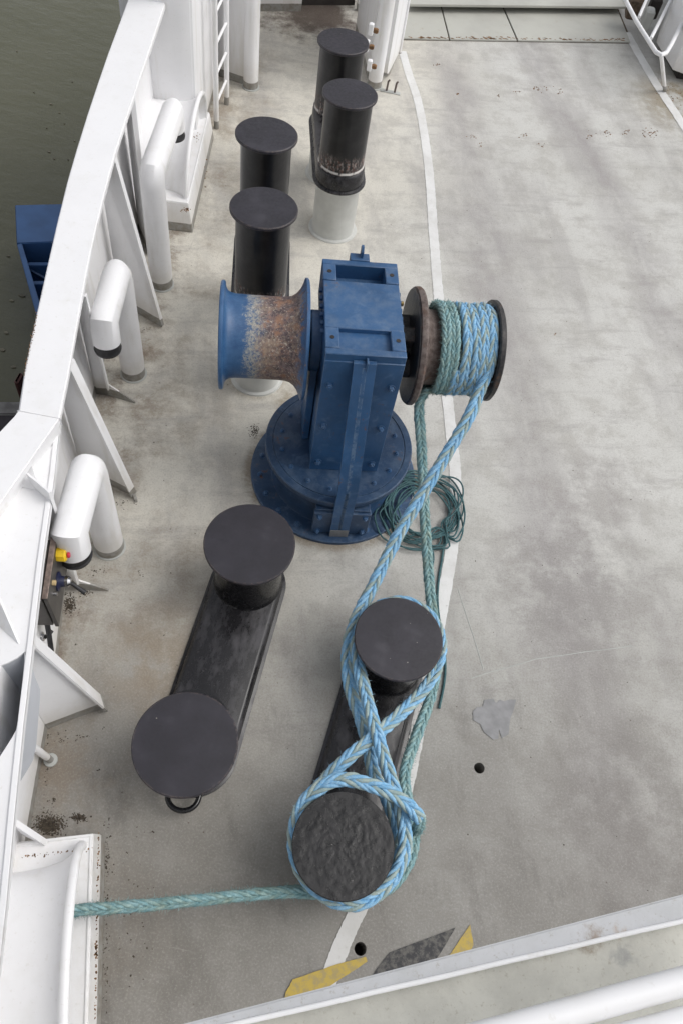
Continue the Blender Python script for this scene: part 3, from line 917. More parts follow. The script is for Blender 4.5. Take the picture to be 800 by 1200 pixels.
def bitt(label, group, R, b, near, far, zc, base_z0, base_z1, tilt, post_mat, cap_mats, ped=0, sh=0.0):
    mid = Vector(((near[0] + far[0]) / 2, (near[1] + far[1]) / 2, 0))
    zt = zc
    t = thing('double_bollard', label, 'bollard', (mid.x, mid.y, 0), 0, group)
    N = Vector((near[0] - mid.x, near[1] - mid.y)); F = Vector((far[0] - mid.x, far[1] - mid.y))
    br = b + .012
    caps_at = (N.copy(), F.copy()); N = N + (F - N).normalized() * sh
    # base: skirt, body with rounded shoulder
    m_ = MB(); rows = []
    hb = base_z1 - base_z0
    prof = [(br + .03, 0), (br + .03, .012), (br + .006, .02), (br + .004, hb - .035), (br - .006, hb - .014), (br - .022, hb - .003), (br - .03, hb)]
    for r, z in prof: rows.append([(x, y, base_z0 + z) for x, y in stadium(N, F, r)])
    nn = len(rows[0]); vs = [p for q in rows for p in q]
    fs = [(i * nn + j, i * nn + (j + 1) % nn, (i + 1) * nn + (j + 1) % nn, (i + 1) * nn + j) for i in range(len(rows) - 1) for j in range(nn)]
    fs += [tuple(range(nn - 1, -1, -1)), tuple((len(rows) - 1) * nn + j for j in range(nn))]
    m_.add(vs, fs); m_.build('base_plate', M_BASE, t, 35)
    for i, (c, cm) in enumerate(((N, cap_mats[0]), (F, cap_mats[1]))):
        cp_ = caps_at[i]; zcc = zc + tilt[0] * c.x + tilt[1] * c.y
        p = MB().lathe([(b, base_z1 - .004), (b + .012, base_z1 + .001), (b + .002, base_z1 + .014), (b, base_z1 + .03), (b, zcc - .03), (0, zcc - .03)], (c.x, c.y, 0), n=56)
        po = p.build('post', post_mat, t)
        ax = Vector((-tilt[0], -tilt[1], 1)).normalized()
        MB().lathe([(0, -.028), (R - .008, -.028), (R, -.022), (R, -.006), (R - .006, -.0005), (R - .05, 0), (R * .5, .0012), (0, .002)], (cp_.x, cp_.y, zcc), ax, n=72).build('cap', cm, po)
        if ped:
            MB().lathe([(b + .035, 0), (b + .03, .012), (b + .004, .018), (b, .03), (b, base_z0 - .03), (b + .02, base_z0), (0, base_z0)], (c.x, c.y, .0), n=48).build('pedestal', M_PED, t)
    if cap_mats[0] is M_ROUGHCAP:
        o = [ch for ch in t.children if ch.name.startswith('post')][0]
        cp_ = caps_at[0]; zc0 = zc + tilt[0] * cp_.x + tilt[1] * cp_.y
        m_ = MB(); nr_, na_ = 44, 120; vs = [(cp_.x, cp_.y, zc0 + .004)]
        for i in range(1, nr_ + 1):
            r = (R - .004) * i / nr_
            for j in range(na_):
                a = 2 * math.pi * j / na_; x, y = r * math.cos(a), r * math.sin(a)
                q = Vector((x * 9, y * 9, 3.1)); wv = noise.noise(q * .6) * 1.5
                hgt = noise.fractal(Vector((x * 24 + wv * .3, y * 24 - wv * .3, 1.7)), .8, 2.1, 6)
                ridge = max(0, .22 - abs(noise.noise(Vector((x * 10 + wv, y * 10, 9.2))))) * 1.6
                edge_ = min(1, (R - r) / .03)
                vs.append((cp_.x + x, cp_.y + y, zc0 + .003 + (hgt * .0016 + ridge * .0014) * edge_ + tilt[1] * y))
        fs = [(0, 1 + j, 1 + (j + 1) % na_) for j in range(na_)]
        for i in range(nr_ - 1):
            for j in range(na_):
                a, b_ = 1 + i * na_ + j, 1 + i * na_ + (j + 1) % na_
                fs.append((a, a + na_, b_ + na_, b_))
        m_.add(vs, fs); m_.build('cap_coating', M_ROUGHCAP, o, 60)
    return t


def sc(pts, R): return [(p[0] * R, p[1] * R) for p in pts]


RA, RC, RE, RG = .3036, .288, .234, .2414
A_, B_ = sc([(-1.81, 8.52), (-1.94, 4.05)], RA)
g1 = 'pairs of low black mooring bollards near the winch'
b1 = bitt('low black double bollard left of the roped one, with a ring at its near end', g1, RA, .234, B_, A_, .59, 0, .075, (0, .031), M_POST, (M_CAP, M_CAP), 0, .10)
C_, D_ = sc([(1.86, 7.58), (1.43, 3.09)], RC)
b2 = bitt('low black double bollard wrapped in blue rope', g1, RC, .222, D_, C_, .515, 0, .075, (0, .022), M_POST, (M_ROUGHCAP, M_CAP), 0, .03)
g2 = 'pairs of tall black mooring bollards on pale pedestals'
E__, F__ = sc([(-4.12, 19.47), (-4.92, 23.2)], RE)
M_WORN_E = make_worn_post(.88, 1.12); M_WORN_G = make_worn_post(.62, .90)
b3 = bitt('tall black double bollard standing behind the warping drum', g2, RE, .192, E__, F__, 1.70, .70, .82, (.011, -.028), M_WORN_E, (M_CAP, M_CAP), 1)
G__, H__ = sc([(-2.93, 27.78), (-3.82, 31.35)], RG)
b4 = bitt('tall black double bollard near the gate, its post chafed bare in a band', g2, RG, .21, G__, H__, 1.39, .56, .74, (.011, -.021), M_WORN_G, (M_CAP, M_CAP), 1)
# lifting ring at the near end of the left bollard
c = W(215, 933, .10) - Vector((b1.location.x, b1.location.y, 0))
dirr = (Vector(B_) - Vector(A_)).normalized(); sd_ = Vector((-dirr.y, dirr.x, 0)); dv = Vector((dirr.x, dirr.y, 0))
pts = [c + sd_ * .095 * math.cos(a) + dv * .085 * math.sin(a) for a in [math.pi * k / 14 for k in range(15)]]
MB().tube([pts[0] - dv * .08] + pts + [pts[-1] - dv * .08], .017, 12).build('lifting_ring', M_POST, b1)

# ================================================================== MOORING WINCH
WA = R_(12.5)
win = thing('mooring_winch', 'blue mooring winch on a round base with a warping drum and a rope drum', 'winch', (-.13, 3.72, 0), WA)
m_ = MB().lathe([(0, 0), (.66, 0), (.66, .028), (.655, .032), (.50, .034), (.49, .05), (.475, .09), (.472, .33), (.50, .355), (.556, .36), (.56, .366), (.56, .415), (.554, .42), (.508, .42), (.506, .414), (.50, .414), (.498, .42), (0, .42)], n=96)
base = m_.build('base_drum', M_BLUEDK, win)
hexb = MB(); hexb.lathe([(0, 0), (.026, 0), (.026, .004), (0, .004)], n=16)
hexb.lathe([(0, .004), (.019, .004), (.019, .018), (.016, .021), (0, .021)], n=6)
hexb.lathe([(0, .021), (.010, .021), (.009, .03), (0, .03)], n=10)
bolt0 = None


def bolt(parent, loc, ax=(0, 0, 1), s=1.0, mat=None):
    global bolt0
    q = Vector(ax).to_track_quat('Z', 'Y').to_matrix().to_4x4()
    M_ = Matrix.Translation(loc) @ q @ Matrix.Scale(s, 4)
    if bolt0 is None:
        bolt0 = hexb.build('bolt', M_BLUE, parent); bolt0.matrix_local = M_; return bolt0
    return copy_part(bolt0, parent, M_)


for k in range(20):
    a = 2 * math.pi * (k + .3) / 20
    if abs(((math.degrees(a) - 270 + 180) % 360) - 180) > 16: bolt(base, (.585 * math.cos(a), .585 * math.sin(a), .032))
for k in range(16):
    a = 2 * math.pi * (k + .5) / 16
    x, y = .44 * math.cos(a), .44 * math.sin(a)
    if not (-.30 < x < .30 and y > -.30): bolt(base, (x, y, .42), s=.8)
# low bolted pad on the flange where the brace stands
pad = MB(); pad.rbox((.02, -.555, .18), (.42, .05, .27), r=.006); pad.rbox((.02, -.50, .325), (.40, .12, .02), r=.004)
pad.rbox((-.10, -.515, .18), (.02, .09, .25), r=.003); pad.rbox((.14, -.515, .18), (.02, .09, .25), r=.003)
pad_o = pad.build('brace_pad', M_BLUEDK, win)
for x in (-.15, .19):
    for z in (.08, .27): bolt(pad_o, (x, -.58, z), (0, -1, 0), .95)
# housing: lower column with plates
HX0, HX1, HY0 = -.235, .272, -.247
cx = (HX0 + HX1) / 2; wx = HX1 - HX0
col = MB()
col.rbox((cx, HY0 + .27, .42 + .59), (wx - .012, .52, 1.18), r=.008)
housing = col.build('housing', M_BLUE, win)
MB().rbox((cx, HY0 - .002, 1.0), (wx, .022, 1.16), r=.004).build('front_plate', M_BLUE, housing)
for x in (HX0 + .055, HX1 - .055):
    for z in (.52, .94, 1.36): bolt(housing, (x, HY0 - .013, z), (0, -1, 0), 1.15)
# gear head
head = MB(); head.rbox((cx, HY0 + .43, 1.43), (wx, .85, .19), r=.006)
head.rbox((cx, HY0 + .66, 1.2), (wx - .05, .36, .4), r=.01)
head_o = head.build('gear_head', M_BLUE, win)
zt = 1.57; zr_ = 1.525
MB().rbox((cx, HY0 + .02, zt - .015), (wx, .05, .17), r=.005).build('frame_bar', M_BLUE, head_o)
MB().rbox((cx, HY0 + .83, zt - .015), (wx, .05, .17), r=.005).build('frame_bar', M_BLUE, head_o)
for x in (HX0 + .045, HX1 - .045):
    for yy in (.132, .728):
        MB().rbox((x, HY0 + yy, zt - .012), (.088, .172 if yy < .5 else .152, .17), r=.005).build('corner_block', M_BLUE, head_o)

MB().rbox((cx, HY0 + .435, zt - .018), (wx - .004, .43, .17), r=.005).build('cover_plate', M_BLUE, head_o)
for x in (HX0 + .045, HX1 - .045):
    for y in (HY0 + .13, HY0 + .73):
        MB().lathe([(0, 0), (.015, 0), (.015, .002), (0, .002)], (x, y, zt + .0735), n=16).build('bolt_hole', M_DARKIN, head_o)
for (x, y, m2) in ((cx - .06, HY0 + .70, M_CHROME), (cx + .09, HY0 + .70, M_RUST), (cx, HY0 + .17, M_CHROME)):
    o = MB().lathe([(0, 0), (.018, 0), (.018, .012), (.010, .014), (.010, .024), (0, .026)], (x, y, zr_), n=6).build('grease_plug', m2, head_o)
# row of nuts down each side of the cover
for sx in (HX0 - .006, HX1 + .006):
    for k in range(6):
        o = MB().lathe([(0, -.012), (.018, -.012), (.018, .012), (0, .012)], (sx, HY0 + .26 + k * .075, zt - .01), (1, 0, 0), n=6).build('side_nut', M_BLUE, head_o)
# lifting lug and block at the back
MB().rbox((cx + .0, HY0 + .885, zt + .03), (.13, .07, .10), r=.004).build('rear_block', M_BLUE, head_o)
pts = [(cx + .012, HY0 + .87, zt + .07), (cx + .012, HY0 + .93, zt + .07), (cx + .012, HY0 + .93, zt + .13), (cx + .012, HY0 + .915, zt + .155), (cx + .012, HY0 + .89, zt + .155), (cx + .012, HY0 + .87, zt + .13)]
MB().slab(pts, .016).build('lifting_lug', M_BLUE, head_o)
MB().tube([(HX1, HY0 + .62, 1.50), (HX1 + .05, HY0 + .62, 1.50)], .017, 12).build('drain_plug', simple('brass', (.42, .30, .12), .4, .8), head_o)
MB().rbox((cx + .01, HY0 - .03, zt + .0), (.012, .05, .10), r=.003).build('stiffener_fin', M_BLUE, head_o)
# sloping brace in front
yk, yt_, zk, ztp = -.60, -.285, .62, 1.575
bx_, bw = .016, .142
side = [(yk, .036), (yk, zk), (yt_ + -.01, ztp - .01), (yt_ + .03, ztp + .02), (HY0 - .01, ztp + .02), (HY0 - .01, ztp - .12), (yk + .12, zk - .02), (yk + .12, .036)]
m_ = MB(); n = len(side)
# hollow-looking channel: front bar + web
front = [(yk, .036), (yk, zk), (yt_, ztp + .02), (yt_ + .03, ztp + .02), (yk + .03, zk - .015), (yk + .03, .036)]
for x0, x1, prof in ((bx_ - bw / 2, bx_ + bw / 2, front), (bx_ - .012, bx_ + .012, side)):
    k = len(prof)
    vs = [(x0, y, z) for y, z in prof] + [(x1, y, z) for y, z in prof]
    m_.add(vs, [tuple(range(k)), tuple(range(2 * k - 1, k - 1, -1))] + [(i, (i + 1) % k, k + (i + 1) % k, k + i) for i in range(k)])
br_o = m_.build('brace', M_BLUE, win, 25, bevel=.003)
MB().rbox((bx_, yk - .0035, .075), (bw - .004, .006, .09), r=.001).build('bare_foot', simple('bare_grey_steel', (.23, .235, .24), .5, .2), br_o)
# shaft and drums
AY, AZ = .18, 1.30
X = (1, 0, 0)
MB().lathe([(0, -.90), (.075, -.90), (.075, 1.02), (0, 1.02)], (0, AY, AZ), X, n=32).build('shaft', M_DKSTEEL, win)
MB().lathe([(0, -.30), (.20, -.30), (.205, -.294), (.205, -.235), (0, -.235)], (0, AY, AZ), X, n=48).build('bearing_flange', M_BLUE, win)
MB().lathe([(0, .272), (.20, .272), (.20, .31), (0, .31)], (0, AY, AZ), X, n=48).build('bearing_flange', M_BLUE, win)
MB().rbox((-.262, AY - .02, .9), (.05, .30, .95), r=.006).build('side_plate', M_BLUE, win)
wd = MB().lathe([(0, -.895), (.352, -.895), (.358, -.888), (.358, -.876), (.350, -.868), (.315, -.862), (.294, -.850), (.282, -.828), (.276, -.79), (.274, -.66), (.275, -.50), (.278, -.455), (.286, -.425), (.304, -.398), (.334, -.374), (.368, -.357), (.394, -.349), (.405, -.345), (.405, -.330), (.398, -.324), (0, -.324)], (0, AY, AZ), X, n=96)
wd.build('warping_drum', M_BARREL, win)
# rope drum
fl = MB().lathe([(.13, .385), (.375, .385), (.395, .39), (.40, .40), (.40, .422), (.39, .435), (.36, .44), (.30, .452), (.275, .47), (.262, .49), (.255, .50), (.255, .925), (.13, .925)], (0, AY, AZ), X, n=96)
rd = fl.build('rope_drum', M_RUSTEEL, win)
MB().lathe([(0, .925), (.335, .925), (.345, .932), (.345, .958), (.335, .966), (0, .966)], (0, AY, AZ), X, n=80).build('outer_flange', M_DKSTEEL, rd)
MB().lathe([(.10, .378), (.385, .378), (.388, .384), (.10, .384)], (0, AY, AZ), X, n=80).build('inner_face', M_DKSTEEL, rd)
for k in range(4):
    a = k * math.pi / 2 + .4
    cl = MB(); cl.box((.345, AY + .16 * math.cos(a), AZ + .16 * math.sin(a)), (.09, .10, .10), (Vector(X), Vector((0, math.cos(a), math.sin(a))), Vector((0, -math.sin(a), math.cos(a)))))
    cl.build('clutch_jaw', M_DKSTEEL, rd, 30, bevel=.006)


# ================================================================== ROPES
winM = Matrix.Translation((-.13, 3.72, 0)) @ Matrix.Rotation(WA, 4, 'Z')


def catmull(P, step=.02):
    out = []
    for i in range(len(P) - 1):
        p0, p1, p2, p3 = P[max(i - 1, 0)], P[i], P[i + 1], P[min(i + 2, len(P) - 1)]
        n = max(2, int((p2 - p1).length / step))
        for k in range(n):
            t = k / n
            out.append(.5 * ((2 * p1) + (p2 - p0) * t + (2 * p0 - 5 * p1 + 4 * p2 - p3) * t * t + (3 * p1 - p0 - 3 * p2 + p3) * t ** 3))
    out.append(P[-1]); return out


def resample(pts, nrm, step):
    out = [pts[0]]; on = [nrm[0]]; acc = 0
    for i in range(1, len(pts)):
        seg = (pts[i] - pts[i - 1]).length
        if seg < 1e-9: continue
        while acc + seg >= step:
            t = (step - acc) / seg
            p = pts[i - 1].lerp(pts[i], t)
            out.append(p); on.append(nrm[i - 1].lerp(nrm[i], t))
            pts = pts; acc = -t * seg
            acc = acc if False else -(t * seg)
            # continue from here along the same segment
            if acc + seg < step: break
        acc += seg
    return out, on


def resample2(pts, nrm, step):
    s = [0]
    for i in range(1, len(pts)): s.append(s[-1] + (pts[i] - pts[i - 1]).length)
    n = int(s[-1] / step); out = []; on = []; j = 0
    for k in range(n + 1):
        d_ = k * s[-1] / n
        while j < len(s) - 2 and s[j + 1] < d_: j += 1
        t = (d_ - s[j]) / max(1e-9, s[j + 1] - s[j])
        out.append(pts[j].lerp(pts[j + 1], t)); on.append(nrm[j].lerp(nrm[j + 1], t).normalized())
    return out, on, s[-1]


def rope(name, label, pts, nrm, width, mats, period=.34, seed=0, fuzz=0, fuzz_mat=None, flatness=.8, fuzz_range=None, drum_len=0, drum_w=.84, end_w=1.0):
    """eight-strand plaited rope: four pairs of strands weaving across the rope's width"""
    rnd = random.Random(seed)
    P, N, L_ = resample2(pts, nrm, .0145)
    rt_ = thing(name, label, 'rope')
    T = [(P[min(i + 1, len(P) - 1)] - P[max(i - 1, 0)]).normalized() for i in range(len(P))]
    a = width * .5 * .70; b = width * .5 * .42 * flatness; sr_ = width * .5 * .285
    tp = [1 - (1 - end_w) * max(0, min(1, (i / (len(P) - 1) - .80) / .04)) for i in range(len(P))]
    ws = [drum_w + (1 - drum_w) * max(0, min(1, ((L_ * i / (len(P) - 1)) - drum_len) / .25)) for i in range(len(P))] if drum_len else [1.0] * len(P)
    ws = [a_ * b_ for a_, b_ in zip(ws, tp)]
    sm1 = [[rnd.uniform(-1, 1) for _ in range(len(P) // 9 + 2)] for _ in range(8)]
    for k in range(8):
        m_ = MB(); cen = []
        for i, p in enumerate(P):
            s_ = L_ * i / (len(P) - 1)
            ph = 2 * math.pi * (s_ / period + k / 8)
            # pairs 0,2 lean one way and 1,3 the other; triangle wave with softened turning points
            sn = math.sin(ph)
            off = math.asin(max(-1, min(1, sn * .94))) / (math.asin(.94))
            x = a * off
            y = b * math.sin(2 * ph) + b * .30 * math.cos(ph)
            t = T[i]; n_ = (N[i] - t * N[i].dot(t)).normalized(); w = t.cross(n_)
            # the two strands of a pair lie side by side along the rope
            g = ws[i]
            cen.append(p + w * x * g + n_ * (y + b * .35 * (1 - off * off)) * g + w * sm1[k][i // 9] * width * .03 + n_ * sm1[(k + 3) % 8][i // 9] * width * .025 + Vector((rnd.uniform(-1, 1), rnd.uniform(-1, 1), rnd.uniform(-1, 1))) * width * .008)
        m_.tube(cen, [sr_ * (.5 + .5 * g) for g in ws], 7)
        mat = mats[(0, 1, 0, 0, 1, 0, 1, 0)[k]]
        m_.build('strand', mat, rt_, 80)
    if fuzz:
        m_ = MB()
        lo, hi_ = fuzz_range if fuzz_range else (0, 1)
        for _ in range(int(fuzz * L_ * (hi_ - lo))):
            i = rnd.randrange(int(lo * (len(P) - 2)) + 1, max(int(lo * (len(P) - 2)) + 2, int(hi_ * (len(P) - 2))))
            t = T[i]; n_ = (N[i] - t * N[i].dot(t)).normalized(); w = t.cross(n_)
            an = rnd.uniform(0, 2 * math.pi)
            dr = w * math.cos(an) + n_ * math.sin(an)
            p = P[i] + w * math.cos(an) * width * .45 + n_ * math.sin(an) * width * .34
            ln = rnd.uniform(.005, .020) * (width / .085)
            tv = (t * rnd.uniform(-1.6, 1.6) + dr * rnd.uniform(.25, .8) + w * rnd.uniform(-.8, .8)).normalized()
            q = p + tv * ln; q2 = q + (tv + dr * .3 + t * rnd.uniform(-.6, .6)).normalized() * ln * .6
            sd2 = tv.cross(dr).normalized() * .0011 if tv.cross(dr).length > .01 else w * .0011
            m_.add([p - sd2, p + sd2, q + sd2, q - sd2, q2], [(0, 1, 2, 3), (3, 2, 4)])
        o = m_.build('frayed_fibres', fuzz_mat, rt_, 0, kind='stuff')
    return rt_


def drum_pt(x, r, a):
    """point on the rope drum: a = 0 up, turning towards the viewer (-y)"""
    return winM @ Vector((x, AY - r * math.sin(a), AZ + r * math.cos(a))), (winM.to_3x3() @ Vector((0, -math.sin(a), math.cos(a)))).normalized()


RR = .292; WID = .088
UP = Vector((0, 0, 1))


def path_from(items):
    pts = [W(x, y, z) for x, y, z in items]
    return catmull(pts)


# --- bright rope: five turns on the drum, then the figure of eight
pts = []; nr = []
x0, x1 = .662, .885; turns = 4.0
NA = int(turns * 60)
a_end = 1.25                                    # leaves the drum at the front
for k in range(NA + 1):
    f = k / NA
    a = a_end - turns * 2 * math.pi * (1 - f)
    p, n_ = drum_pt(x0 + (x1 - x0) * min(1, f * 1.06) + .004 * math.sin(k * .17) + .002 * math.sin(k * .61), RR + .004 * math.sin(k * .23), a)
    pts.append(p); nr.append(n_)
# final part climbs over the last turn and runs down to the bollard
last = pts[-1]
run = [last, W(560, 462, 1.27), W(548, 490, 1.18), W(515, 545, .98), W(470, 620, .72), W(436, 688, .50), W(416, 728, .40), W(407, 765, .345), W(410, 805, .335), W(422, 842, .34),
       W(431, 872, .35), W(437, 905, .34), W(452, 935, .31), W(465, 968, .30), W(466, 1003, .30), W(449, 1035, .30), W(417, 1053, .30), W(384, 1045, .30), W(360, 1022, .31), W(350, 988, .32),
       W(357, 947, .34), W(380, 915, .38), W(408, 888, .425), W(440, 861, .44), W(474, 831, .40), W(502, 800, .36), W(515, 768, .35), W(513, 740, .345), W(497, 716, .34), W(467, 705, .34), W(435, 716, .34), W(417, 742, .36),
       W(420, 780, .41), W(430, 820, .445), W(441, 860, .47), W(452, 895, .47), W(463, 930, .43), W(473, 966, .40), W(472, 1003, .395), W(451, 1040, .395), W(415, 1059, .395), W(378, 1048, .395), W(351, 1016, .40), W(345, 977, .405),
       W(354, 945, .43), W(376, 922, .50), W(403, 913, .535), W(430, 919, .545), W(455, 928, .53), W(477, 943, .49), W(492, 960, .43)]
rp = catmull(run)
nf = []
n_last = nr[-1]
for i, p in enumerate(rp):
    f = min(1, i / 25)
    nf.append((n_last * (1 - f) + (UP + Vector((0, -.45, 0))) * f).normalized())
pts += rp[1:]; nr += nf[1:]
rope('mooring_rope', 'bright blue plaited mooring rope wound on the drum and figure of eight round the bollard', pts, nr, WID, (M_RB, M_RD), .50, 3, 260, M_FUZZ2, drum_w=.84, drum_len=4.0 * 2 * math.pi * RR)

# --- faded end: two and a bit turns on the drum, hangs to the deck, runs round the bollard and out through the fairlead
pts = []; nr = []
turns = 2.3; NA = int(turns * 60); a0 = -math.pi + .55 - 0.0
hang = [W(482, 1000, .10), W(484, 965, .15)]
item = [(491, 474, 1.02), (493, 520, .86), (497, 600, .58), (501, 665, .38), (506, 715, .26), (513, 760, .19), (505, 812, .17), (489, 858, .17), (474, 905, .17), (478, 945, .2), (485, 975, .20), (478, 1010, .20), (455, 1040, .20), (420, 1052, .20), (380, 1047, .22), (340, 1045, .25), (290, 1049, .29), (240, 1054, .32), (180, 1060, .35), (130, 1064, .375), (88, 1067, .39), (30, 1074, .41), (-60, 1085, .42)]
for k in range(NA + 1):
    f = k / NA
    a = math.pi * .72 + turns * 2 * math.pi * (1 - f)
    p, n_ = drum_pt(.664 - .132 * f + .003 * math.sin(k * .21), RR - .002, a)
    pts.append(p); nr.append(n_)
run = [pts[-1]] + [W(*i) for i in item]
rp = catmull(run); nf = []
for i, p in enumerate(rp):
    f = min(1, i / 25); nf.append((nr[-1] * (1 - f) + (UP + Vector((0, -.45, 0))) * f).normalized())
pts += rp[1:]; nr += nf[1:]
rope('frayed_rope', 'faded teal frayed rope hanging from the drum and running out through the near fairlead', pts, nr, .078, (M_RF, M_RF2), .36, 5, 1700, M_FUZZ, .95, drum_len=2.3 * 2 * math.pi * RR, drum_w=.90, end_w=.84)
# short faded tail of the bright rope's eye
tl = catmull([W(492, 960, .43), W(489, 972, .33), W(478, 972, .26), W(468, 962, .24)])
tl_o = rope('rope_tail', 'short faded teal tail sticking out beside the roped bollard', tl, [UP] * len(tl), .07, (M_RF, M_RF2), .22, 9, 2500, M_FUZZ)

# --- coil of thin green cord
rnd = random.Random(11)
coil = thing('coiled_cord', 'loose coil of thin dark green cord lying against the winch base', 'cord')
cc = W(493, 600, 0)
cp = []
loops = 13
for k in range(loops * 26):
    a = 2 * math.pi * k / 26; lp_ = k // 26
    f = (k % 26) / 26
    rx = .265 + .075 * math.sin(lp_ * 2.1) + .02 * math.sin(a * 2 + lp_)
    ry = .30 + .075 * math.cos(lp_ * 1.7) + .02 * math.cos(a * 3 + lp_ * 1.3)
    sx, sy = .03 * math.sin(lp_ * 1.3), .035 * math.cos(lp_ * 2.3)
    u, v = rx * math.cos(a) + sx, ry * math.sin(a) + sy
    ang = R_(-32)
    x, y = cc.x + u * math.cos(ang) - v * math.sin(ang), cc.y + u * math.sin(ang) + v * math.cos(ang)
    z = .012 + .006 * (lp_ % 4) + .02 * (lp_ / loops) + .012 * abs(math.sin(a * 1.5 + lp_))
    rr_ = math.hypot(x + .13, y - 3.72)
    if rr_ < .68: z += .035 * min(1, (.68 - rr_) / .03)
    if rr_ < .485:
        s_ = (.485 + .012 * (lp_ % 4)) / rr_; x = -.13 + (x + .13) * s_; y = 3.72 + (y - 3.72) * s_
    cp.append(Vector((x, y, z)))
cp = catmull(cp, .02)
MB().tube(cp, .0068, 7).build('cord_coil', M_LINE6, coil)
tail = [cp[-1]] + [W(*q) for q in ((520, 625, .03), (518, 650, .015), (514, 675, .012), (512, 700, .012), (514, 725, .012), (519, 745, .015), (521, 790, .012), (514, 830, .012))]
MB().tube(catmull(tail, .03), .009, 7).build('cord_tail', M_LINE6, coil)
tail = [cp[40]] + [W(*q) for q in ((505, 640, .03), (506, 665, .02), (503, 690, .02))]
MB().tube(catmull(tail, .03), .008, 7).build('cord_tail', M_LINE6, coil)

# ================================================================== CONTROL BOX on the bulwark
bz = .98
bp = W(62, 672, bz)
tw = Vector((.27, -.963, 0)).normalized()                 # along the wall (towards viewer)
inw = Vector((.963, .27, 0)).normalized()                  # inboard
cbx = thing('control_box', 'dark grey winch control box with a yellow and red stop button on the bulwark', 'control box', (0, 0, 0))
q0 = W(57, 632, 1.02); q1 = W(46, 702, 1.02)
tw = (q1 - q0).normalized(); inw = Vector((-tw.y, tw.x, 0)); L_ = (q1 - q0).length
if inw.x < 0: inw = -inw
c = (q0 + q1) / 2
hh = .36
ax = (tw, inw, UP)
MB().rbox(c - inw * .06 + Vector((0, 0, -hh / 2)), (L_, .15, hh), ax, .006).build('case', M_BOX, cbx)
dr = MB().rbox(c + inw * .036 + Vector((0, 0, -hh / 2 + .005)), (L_ + .015, .022, hh + .012), ax, .003).build('lid', M_BOX, cbx)
MB().rbox(c + inw * .033 + Vector((0, 0, .016)), (L_ + .012, .032, .008), ax, .002).build('lid_edge', M_BOXLIP, dr)
fc = c + inw * .048


def on_face(s_, z): return fc + tw * (s_ - L_ / 2) + Vector((0, 0, -z))


b_ = on_face(.07, .06)
e1 = MB().lathe([(0, 0), (.042, 0), (.044, .02), (.044, .045), (.034, .055), (0, .055)], b_, inw, n=8).build('stop_button_base', M_YELP, cbx)
MB().lathe([(0, .055), (.010, .055), (.019, .060), (.019, .069), (.015, .074), (0, .075)], b_, inw, n=20).build('stop_button', M_REDP, e1)
j = on_face(.19, .17)
j1 = MB().lathe([(0, 0), (.06, 0), (.06, .008), (.035, .02), (.03, .045), (0, .05)], j, inw, n=24).build('lever_boot', M_NAVY, cbx)
MB().lathe([(0, .03), (.03, .035), (.034, .06), (.022, .075), (0, .078)], j, inw, n=16).build('lever_collar', M_CHROME, j1)
MB().tube([j + inw * .06, j + inw * .10 + tw * .02 - UP * .02, j + inw * .155 + tw * .05 - UP * .05], [.010, .012, .016], 12).build('lever', M_RUBBER, j1)
MB().lathe([(0, 0), (.016, 0), (.016, .018), (0, .022)], on_face(.26, .05), inw, n=16).build('indicator_lamp', M_TAN, cbx)
MB().lathe([(0, 0), (.013, 0), (.013, .02), (0, .024)], on_face(.30, .11), inw, n=12).build('key_switch', M_CHROME, cbx)
pp = c + tw * (L_ / 2 - .03) + Vector((0, 0, -hh))
MB().tube([pp - inw * .03, pp - inw * .03 + tw * .04 - UP * .10, pp - inw * .03 + tw * .10 - UP * .22], .016, 10).build('cable_conduit', M_RUBBER, cbx)
# shiny valve below it
vp = W(47, 746, .50)
vv = thing('valve', 'small chrome valve on the bulwark wall beneath the control box', 'valve', vp)
MB().tube([(-.09, 0, 0), (.03, .0, 0)], .022, 14).build('valve_body', M_CHROME, vv)
MB().lathe([(0, -.02), (.034, -.015), (.034, .015), (0, .02)], (.0, 0, 0), X, n=6).build('valve_nut', M_CHROME, vv)
MB().tube([(.03, 0, 0), (.05, .02, .01), (.06, .05, .012)], .012, 10).build('valve_handle', M_RUBBER, vv)

# ================================================================== FAR LEFT: column, ladder, gate
# square column standing at the wall behind the far fairlead
cq0 = Vector((*xy(231, 128), 0)); 
col_t = thing('bulkhead_column', 'broad white column rising from the deck behind the far fairlead', 'column')
a_ = Vector((-2.29, 7.35)); b_2 = Vector((-2.47, 8.78))
MB().prism([(a_.x, a_.y), (b_2.x, b_2.y), (-3.0, 8.78), (-2.95, 7.28), (-2.66, 7.22), (-2.42, 7.25)], 0, 3.4).build('column_shell', M_WHITE, col_t, 50, bevel=.02)
MB().prism([(-2.50, 8.93), (-2.12, 8.86), (-2.12, 8.88), (-2.50, 8.95)], 0, 3.4).build('side_panel', M_WHITE, col_t)
# grab handle on the column
h0, h1 = W(190, 48, 1.95), W(209, 14, 1.95)
# ladder
lad = thing('ladder', 'white steel ladder standing against the column', 'ladder')
sA = Vector((*xy(254, 150), 0)); sB = Vector((*xy(266, 122), 0))
for s_ in (sA, sB):
    MB().tube([s_, s_ + UP * 3.3], .028, 14).build('stile', M_WHITE, lad)
for k in range(10):
    z = .28 + .3 * k
    MB().tube([sA + UP * (z - .0), sB + UP * z], .014, 10).build('rung', M_WHITE, lad)
